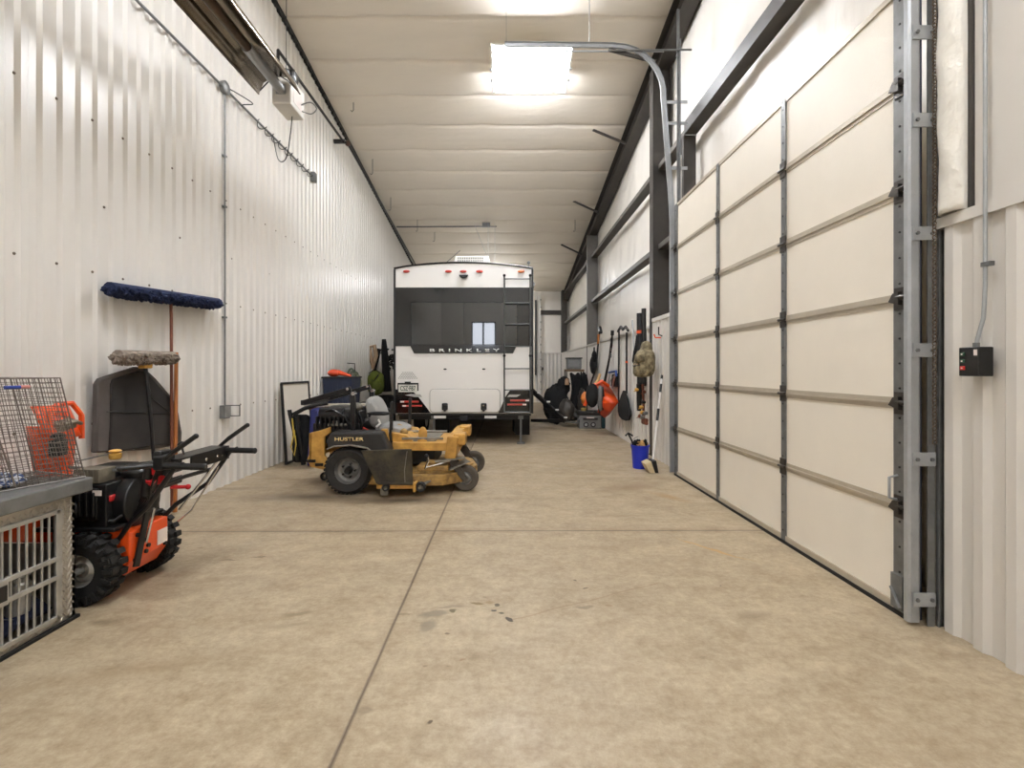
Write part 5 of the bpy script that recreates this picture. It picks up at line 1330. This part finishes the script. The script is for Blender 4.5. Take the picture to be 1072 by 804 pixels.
single(hb_, 'black_pouch', m_blackm, wp(621, 388, 2.1), 'black fabric pouch hanging on the far wainscot behind the orange shell', 'pouch')
fs_ = T('folding_stool', 'small blue and grey folding stool hanging between the orange shell and the paddle', 'stool', wp(641, 400))
MB().tube([wp(637.5, 390), wp(645, 388.5), wp(645, 394)], .022, 8).build('blue_seat_bar', M('blue_paint', (58, 86, 150), .5), fs_)
MB().tube([wp(638, 391), wp(637, 404)], .02, 8).tube([wp(644.5, 391), wp(641, 406)], .02, 8).tube([wp(638, 400), wp(643, 393)], .012, 6).build('leg_frame', m_galv, fs_)
MB().prism([(wp(645, 0).y, .98), (wp(639, 0).y, .98), (wp(640, 0).y, 1.22), (wp(645, 0).y, 1.25)], 'X', 2.16, 2.19).build('dark_cloth', m_blackm, fs_, smooth=False)
# orange plastic shell
ok_ = T('plastic_sled', 'bright orange plastic sled-like shell with black padding hanging above the grey radio box', 'sled', (1.95, 10.3, .35))
def sh(px, py, Y): return pt(px, py, Y)
a1 = [sh(618, 404, 10.2), sh(628, 400, 10.3), sh(635, 401.5, 10.4), sh(641, 410, 10.4), sh(647, 420.5, 9.6), sh(636, 422, 9.75), sh(628, 421, 10.0)]
m_ = MB(); m_.add(a1 + [sh(628, 410, 10.05)], [(0, 1, 7), (1, 2, 7), (2, 3, 7), (3, 4, 5, 7), (5, 6, 7), (6, 0, 7)]); m_.build('upper_shell', m_orange, ok_, thick=.03)
a2 = [sh(647, 420.5, 9.6), sh(636, 422, 9.75), sh(628, 421, 10.0), sh(626, 431, 10.1), sh(633, 437, 10.1), sh(638, 433, 10.15)]
MB().add(a2, [(0, 1, 4, 5), (1, 2, 3, 4)]).build('lower_shell', M('deep_orange', (206, 66, 22), .45), ok_, thick=.03)
MB().ball(sh(620, 414, 9.98), (.13, .12, .24), 16, 10).build('black_padding', m_blackm, ok_)
MB().ball(sh(628.5, 417, 9.95), (.07, .06, .26), 14, 8).build('grey_liner', m_galv_d, ok_)
MB().ball(sh(631, 417, 9.93), (.035, .04, .24), 12, 8).tube([sh(622, 430, 9.95), sh(628, 433, 9.95), sh(626, 424, 9.93)], .014, 6).build('strap', m_black, ok_)
MB().tube([sh(612, 425, 10.1), sh(617, 412, 10.1), sh(622, 403, 10.1), sh(630, 399, 10.1), sh(637, 404, 10.2)], .035, 8).build('orange_rim', m_orange, ok_)
MB().ball(sh(612.5, 417, 10.6), (.09, .08, .14), 12, 8, jit=.1).build('amber_side', M('amber_plastic', (206, 122, 52), .5), ok_)
MB().tube([sh(622, 404, 10.1), sh(626, 398, 10.1), sh(628, 392, 10.2)], .03, 8).build('tan_handle', M('tan_grip', (190, 150, 96), .6), ok_)
# cooler
m_cool = M('grey_cooler', (128, 128, 126), .5, .2, .1, 8); cc0, cc1 = pt(606.5, 449, 11.25), pt(629.5, 449, 11.25)
cr_ = T('jobsite_radio', 'grey radio box with two round dials on the floor under the orange shell', 'radio', ((cc0.x + cc1.x) / 2, 11.35, 0))
MB().b2((cc0.x, 11.25, 0), (cc1.x, 11.62, .30)).build('body', m_cool, cr_, bevel=.015)
MB().b2((cc0.x - .01, 11.24, .30), (cc1.x + .01, 11.63, .39)).build('lid', m_mblk, cr_, bevel=.015)
MB().b2((cc0.x + .08, 11.235, .20), (cc1.x - .08, 11.25, .24)).build('display', m_black, cr_, smooth=False)
MB().b2((cc0.x + .16, 11.23, .235), (cc1.x - .16, 11.25, .26)).build('carry_handle', m_lab, cr_, smooth=False)
for px in (613.5, 621): p = pt(px, 445, 11.24); MB().torus((p.x, 11.24, .095), .045, .014, 'Y', 18, 6).lathe([(.035, 0), (.02, .008)], (p.x, 11.235, .095), 'Y', 16, 1).build('dial', [m_black, m_galv], cr_)
single(MB().lathe([(.06, .391), (.06, .45), (.05, .455)], (pt(611, 0, 11.4).x, 11.4, 0), 'Z', 16), 'yellow_tape_roll', M('dusty_yellow_tape', (150, 132, 70), .7), (pt(611, 0, 11.4).x, 11.4, .391), 'dusty yellow roll standing on the left of the grey box lid', 'tape')
single(MB().b2((cc1.x + .02, 11.28, 0), (cc1.x + .10, 11.5, .33)), 'teal_bag', M('teal_dark', (30, 60, 66), .8), (cc1.x + .05, 11.35, 0), 'dark teal bag squeezed between the grey box and the wall', 'bag', bevel=.03)
# far right pile: shelf with boxes, covered machine, trailer tongue
sh_ = T('utility_shelf', 'grey wooden-topped utility shelf stacked at the far right corner', 'shelf', (1.75, 12.9, 0))
xa, xb2 = pt(592, 0, 12.9).x, pt(611, 0, 12.9).x
MB().b2((xa, 12.8, 1.27), (xb2, 13.2, 1.33)).build('top_board', M('dusty_board', (120, 98, 76), .8), sh_, smooth=False)
for x in (xa + .02, xb2 - .02):
    for y in (12.82, 13.18): MB().b2((x - .015, y - .015, 0), (x + .015, y + .015, 1.27)).build('leg', m_steel, sh_, smooth=False)
bx = T('storage_box', 'grey translucent storage box on top of the utility shelf', 'box', (1.7, 13, 1.33))
MB().b2((xa + .04, 12.86, 1.331), (xb2 - .06, 13.14, 1.60)).build('body', m_galv_d, bx, bevel=.02); MB().b2((xa + .02, 12.84, 1.60), (xb2 - .04, 13.16, 1.63)).build('lid', m_mblk, bx, smooth=False)
MB().b2((xa + .10, 12.85, 1.39), (xb2 - .13, 12.862, 1.56)).build('window', m_cool, bx, smooth=False)
single(MB().grid(lambda u, v: (pt(597, 0, 12.6).x + .40 * u + .05 * math.sin(v * 5), 12.62 + .08 * math.sin(u * 12) + .1 * v, 1.22 - 1.16 * v + .03 * math.sin(u * 17)), 20, 12), 'black_tarp', m_blackm, (1.75, 12.6, .05), 'black tarp draped down the front of the utility shelf', 'tarp', thick=.03)
random.seed(9)
for k, (px, py, Y, rx, rz, mt, nm, lb, ct) in enumerate((
    (582, 423, 12.1, .30, .46, m_blackm, 'black_cover', 'black covered machine heap right of the trailer', 'cover'),
    (590, 404, 12.2, .16, .22, m_blackm, 'dark_duffel', 'dark duffel piled on top of the black covered heap', 'bag'),
    (593, 430, 11.55, .18, .26, m_steel, 'brown_canister', 'brown-grey canister standing between the covered heap and the tarp', 'canister'),
    (609, 424, 12.35, .11, .40, m_steel, 'grey_sack', 'tall grey sack standing at the right side of the utility shelf', 'sack'),
    (600, 434, 11.7, .20, .14, m_mblk, 'floor_bag', 'low dark bag on the floor left of the grey box', 'bag'))):
    p = pt(px, py, Y); p.z = max(p.z, rz * .98)
    single(MB().ball(p, (rx, .18, rz), 16, 12, jit=.13), nm, mt, (p.x, p.y, p.z - rz), lb, ct)
single(MB().lathe([(.05, 0), (.05, .12), (.02, .16)], pt(593.5, 403, 11.9), 'Z', 12), 'tan_bottle', M('tan_plastic', (150, 120, 92), .6), pt(593.5, 403, 11.9), 'tan bottle perched beside the dark duffel in the far right pile', 'bottle')
tg = T('trailer_tongue', 'black trailer tongue with bright bolts slanting down right of the trailer', 'trailer tongue', (1.0, 11.0, 0))
MB().bar(pt(556, 408, 11.4), pt(592, 441, 10.9), .09, .09).bar(pt(556, 440, 11.4), pt(592, 440.5, 11.0), .07, .07).build('beam', m_black, tg, smooth=False, bevel=.01)
for (x, y) in ((564, 411), (574, 420.5), (583, 429), (592, 437)): MB().b2(pt(x - 1.5, y + .9, 10.85), pt(x + 1.8, y - .9, 10.9)).build('bolt_plate', m_white, tg, smooth=False, bevel=.005)
MB().tube([pt(589, 441, 10.9), pt(604, 443, 11.0), pt(606, 438, 11.3)], .02, 8).build('safety_cable', m_galv_d, tg)

# ---- left side behind the mower
wb = T('white_board', 'white panel in a dark frame leaning on the ribbed wall behind the mower', 'board', (-3.1, 7.45, 0))
def lean(y, z, d=0): return (-3.045 - .07 * z / 1.13 + d, y, z)
m_ = MB(); m_.add([lean(6.98, .02), lean(7.92, .02), lean(7.92, 1.13), lean(6.98, 1.13), lean(6.98, .02, -.02), lean(7.92, .02, -.02), lean(7.92, 1.13, -.02), lean(6.98, 1.13, -.02)], [(0, 1, 2, 3), (7, 6, 5, 4), (0, 4, 5, 1), (1, 5, 6, 2), (2, 6, 7, 3), (3, 7, 4, 0)]); m_.build('panel', M('white_sheet', (226, 220, 208), .5), wb, smooth=False)
f = MB()
for a, b in (((6.98, .01), (6.98, 1.13)), ((7.92, .01), (7.92, 1.13)), ((6.98, 1.13), (7.92, 1.13)), ((6.98, .02), (7.92, .02))): f.bar(lean(*a, .002), lean(*b, .002), .03, .03)
f.build('frame', m_blackp, wb, smooth=False)
tf = T('folded_cart', 'black tubular folded cart standing behind the mower in front of the white panel', 'frame', (-2.85, 6.9, 0))
MB().tube([pt(303, 429, 6.8), pt(303.5, 433, 6.8), pt(309, 455, 6.8), pt(312, 483, 6.9)], .03, 8).tube([pt(307, 434, 6.8), pt(318, 428, 6.8), pt(330, 424, 6.85), pt(343, 422, 6.85)], .028, 8).tube([pt(311, 436, 6.9), pt(314, 460, 6.9), pt(318, 486, 6.95)], .035, 8).build('tubing', m_black, tf)
MB().b2((-2.95, 6.90, .04), (-2.72, 7.04, .70)).build('dark_bag', m_blackm, tf, bevel=.05)
single(MB().tube([pt(306, 438, 6.75), pt(307.5, 455, 6.75), pt(304.5, 468, 6.75), pt(308, 477, 6.78), pt(310, 465, 6.78), pt(308, 450, 6.78)], .009, 6), 'yellow_rope', M('yellow_rope', (206, 178, 74), .8), pt(306, 470, 6.75), 'thin yellow rope hanging from the black folded cart', 'rope')
bt_ = MB(); P = [(Xp(325, 6.8), Zp(428, 6.8)), (Xp(334, 6.8), Zp(427, 6.8)), (Xp(337, 6.8), Zp(442, 6.8)), (Xp(336, 6.8), Zp(470, 6.8)), (Xp(330, 6.8), .02), (Xp(321, 6.8), .02), (Xp(323, 6.8), Zp(460, 6.8))]
single(bt_.prism(P, 'Y', 6.78, 6.98), 'folded_tarp', M('royal_navy_tarp', (40, 46, 112), .6, 0, .35, 8, .4, 12), (-2.6, 6.9, 0), 'folded dark blue tarp standing on end behind the yellow mower tail', 'tarp', bevel=.03)
bh = T('sawhorse', 'dark sawhorse behind the mower carrying loose boards', 'sawhorse', (-2.15, 7.15, 0))
MB().bar((-2.75, 7.15, .66), (-1.95, 7.15, .66), .09, .08).build('beam', m_mblk, bh, smooth=False)
for x in (-2.7, -2.0):
    for s_ in (-1, 1): MB().bar((x, 7.15, .64), (x, 7.15 + .22 * s_, 0), .05, .04).build('leg', m_mblk, bh, smooth=False)
for k, (c0, lb) in enumerate((((196, 186, 170), 'pale grey board, topmost on the sawhorse behind the mower'), ((128, 84, 58), 'reddish brown board in the middle of the sawhorse stack'), ((150, 138, 120), 'weathered board lowest on the sawhorse behind the mower'))):
    z = .725 + .05 * (2 - k)
    single(MB().bar((-2.80 + .05 * k, 7.02 + .05 * k, z - .0), (-1.85, 7.20, z + .0), .18, .028), 'loose_board', M('board_%d' % k, c0, .7, 0, .25, 10), (-2.3, 7.1, z), lb, 'board', 'boards on the sawhorse', smooth=False)
# totes
m_tote = M('navy_tote', (34, 44, 70), .5, 0, .15, 6); m_rimg = M('green_rim', (40, 96, 62), .5)
for k, (z0, z1, lb) in enumerate(((0.0, .60, 'dark plastic tote on the floor under the navy tote'), (.62, 1.20, 'open navy blue plastic tote standing on another, behind the mower'))):
    tt = T('plastic_tote', lb, 'tote', (-2.95, 8.95, z0), 'stacked totes')
    wX = (-3.16, -2.66)
    MB().box(((wX[0] + wX[1]) / 2, 8.95, (z0 + z1) / 2), (.50 * .9, .60 * .9, z1 - z0), mi=0, taper=1.11).build('body', m_tote if k else m_blackp, tt, smooth=False, bevel=.02)
    MB().b2((wX[0] - .01, 8.63, z1 - .03), (wX[1] + .01, 9.27, z1)).build('rim', m_black if not k else m_blackp, tt, smooth=False, bevel=.008)
    for s_ in range(5): x = wX[0] + .08 + .085 * s_; MB().b2((x, 8.655, z0 + .1), (x + .02, 8.672, z1 - .06)).build('rib', m_tote if k else m_blackp, tt, smooth=False)
single(MB().ball((-3.02, 8.85, 1.26), (.11, .12, .065), 14, 8, jit=.05).tube([(-2.95, 8.85, 1.27), (-2.82, 8.80, 1.24), (-2.70, 8.78, 1.21)], [.05, .035, .02], 8), 'orange_scoop', M('red_orange_plastic', (214, 78, 40), .5), (-2.95, 8.85, 1.2), 'red-orange plastic scoop lying on top of the navy tote', 'scoop')
hs_ = T('garden_hose', 'coiled dark green hose hanging on the ribbed wall beside the navy tote', 'hose', (-3.12, 9.9, .9))
for k in range(5): MB().torus((-3.12 + .03 * k, 10.15 + .05 * (k % 3), 1.09 - .02 * k), .25 - .015 * k, .022, 'X', 24, 6).build('coil', M('hose_green_%d' % k, (84 + 14 * k, 104 + 10 * k, 86 + 8 * k), .5), hs_)
MB().tube([(-3.20, 10.15, 1.45), (-3.05, 10.15, 1.44), (-3.05, 10.15, 1.30)], .01, 6).build('hanger', m_black, hs_)
gb = T('green_backpack', 'olive green backpack hanging on the wall left of the trailer', 'backpack', (-3.0, 11.9, .75))
m_olive = M('olive_canvas', (104, 116, 44), .9, 0, .3, 9)
c = pt(393.5, 401, 11.7)
MB().ball(c, (.19, .16, .28), 16, 12, jit=.03, e=.75).build('bag', m_olive, gb); MB().ball(c + Vector((.03, -.12, -.06)), (.13, .09, .14), 14, 8).build('pocket', m_olive, gb)
MB().tube([c + Vector((-.12, -.1, .2)), c + Vector((-.02, -.16, .02)), c + Vector((.1, -.14, .2))], .016, 6).tube([c + Vector((-.14, -.1, .22)), c + Vector((0, -.05, .34)), c + Vector((.12, -.1, .22))], .012, 6).build('strap', m_black, gb)
for pts_, r, mt, nm, lb, ct in (
    ([(383.5, 364), (384, 375), (387.5, 391)], .045, m_blackm, 'black_strap', 'black strap hanging left of the tan harness on the wall', 'strap'),
    ([(397, 365), (395, 374), (391, 390)], .05, m_blackm, 'looped_strap', 'looped black strap hanging right of the tan harness on the wall', 'strap'),
    ([(402, 355), (402.5, 368), (404, 385), (405, 410)], [.05, .08, .09, .11], m_blackm, 'black_coat', 'long black coat hanging beside the left edge of the trailer', 'coat')):
    P = [pt(x, y, 12.1) for x, y in pts_]
    single(MB().tube(P, r, 10), nm, mt, P[-1], lb, ct)
P = [pt(386.5, 363, 11.9), pt(392, 362, 11.9), pt(393.5, 372, 11.9), pt(390, 386, 11.9), pt(388, 375, 11.9)]
single(MB().tube(P, .055, 8, closed=True), 'tan_harness', M('tan_webbing', (176, 150, 122), .85, 0, .2, 14), pt(390, 388, 12.2), 'tan webbing harness hanging above the olive backpack', 'harness')
random.seed(11)
bz = MB()
for k in range(70):
    p = pt(410, 378, 12.6) + Vector((random.gauss(0, .09), random.gauss(0, .08), random.gauss(0, .13))); bz.ball(p, (.04, .03, .025), 6, 4, rot=random.uniform(0, 180))
bz.torus(pt(410, 378, 12.6), .10, .03, 'Y', 14, 6); bz.tube([pt(410, 378, 12.6) + Vector((0, 0, .1)), Vector((-3.2, 12.6, 1.75))], .012, 6)
single(bz, 'dark_wreath', M('dark_leaf', (30, 32, 28), .8), pt(410, 384, 12.6), 'dark leafy wreath hanging beside the black coat', 'wreath')
single(MB().box((-2.95, 12.3, .35), (.40, .7, .7), taper=.8), 'storage_bag', m_blackm, (-2.95, 12.3, 0), 'tall black storage bag on the floor beneath the olive backpack', 'bag', bevel=.06)
single(MB().box((-2.9, 10.6, .32), (.45, .6, .64), taper=.85), 'black_crate', m_blackp, (-2.9, 10.6, 0), 'black crate on the floor below the coiled hose', 'crate', bevel=.03)
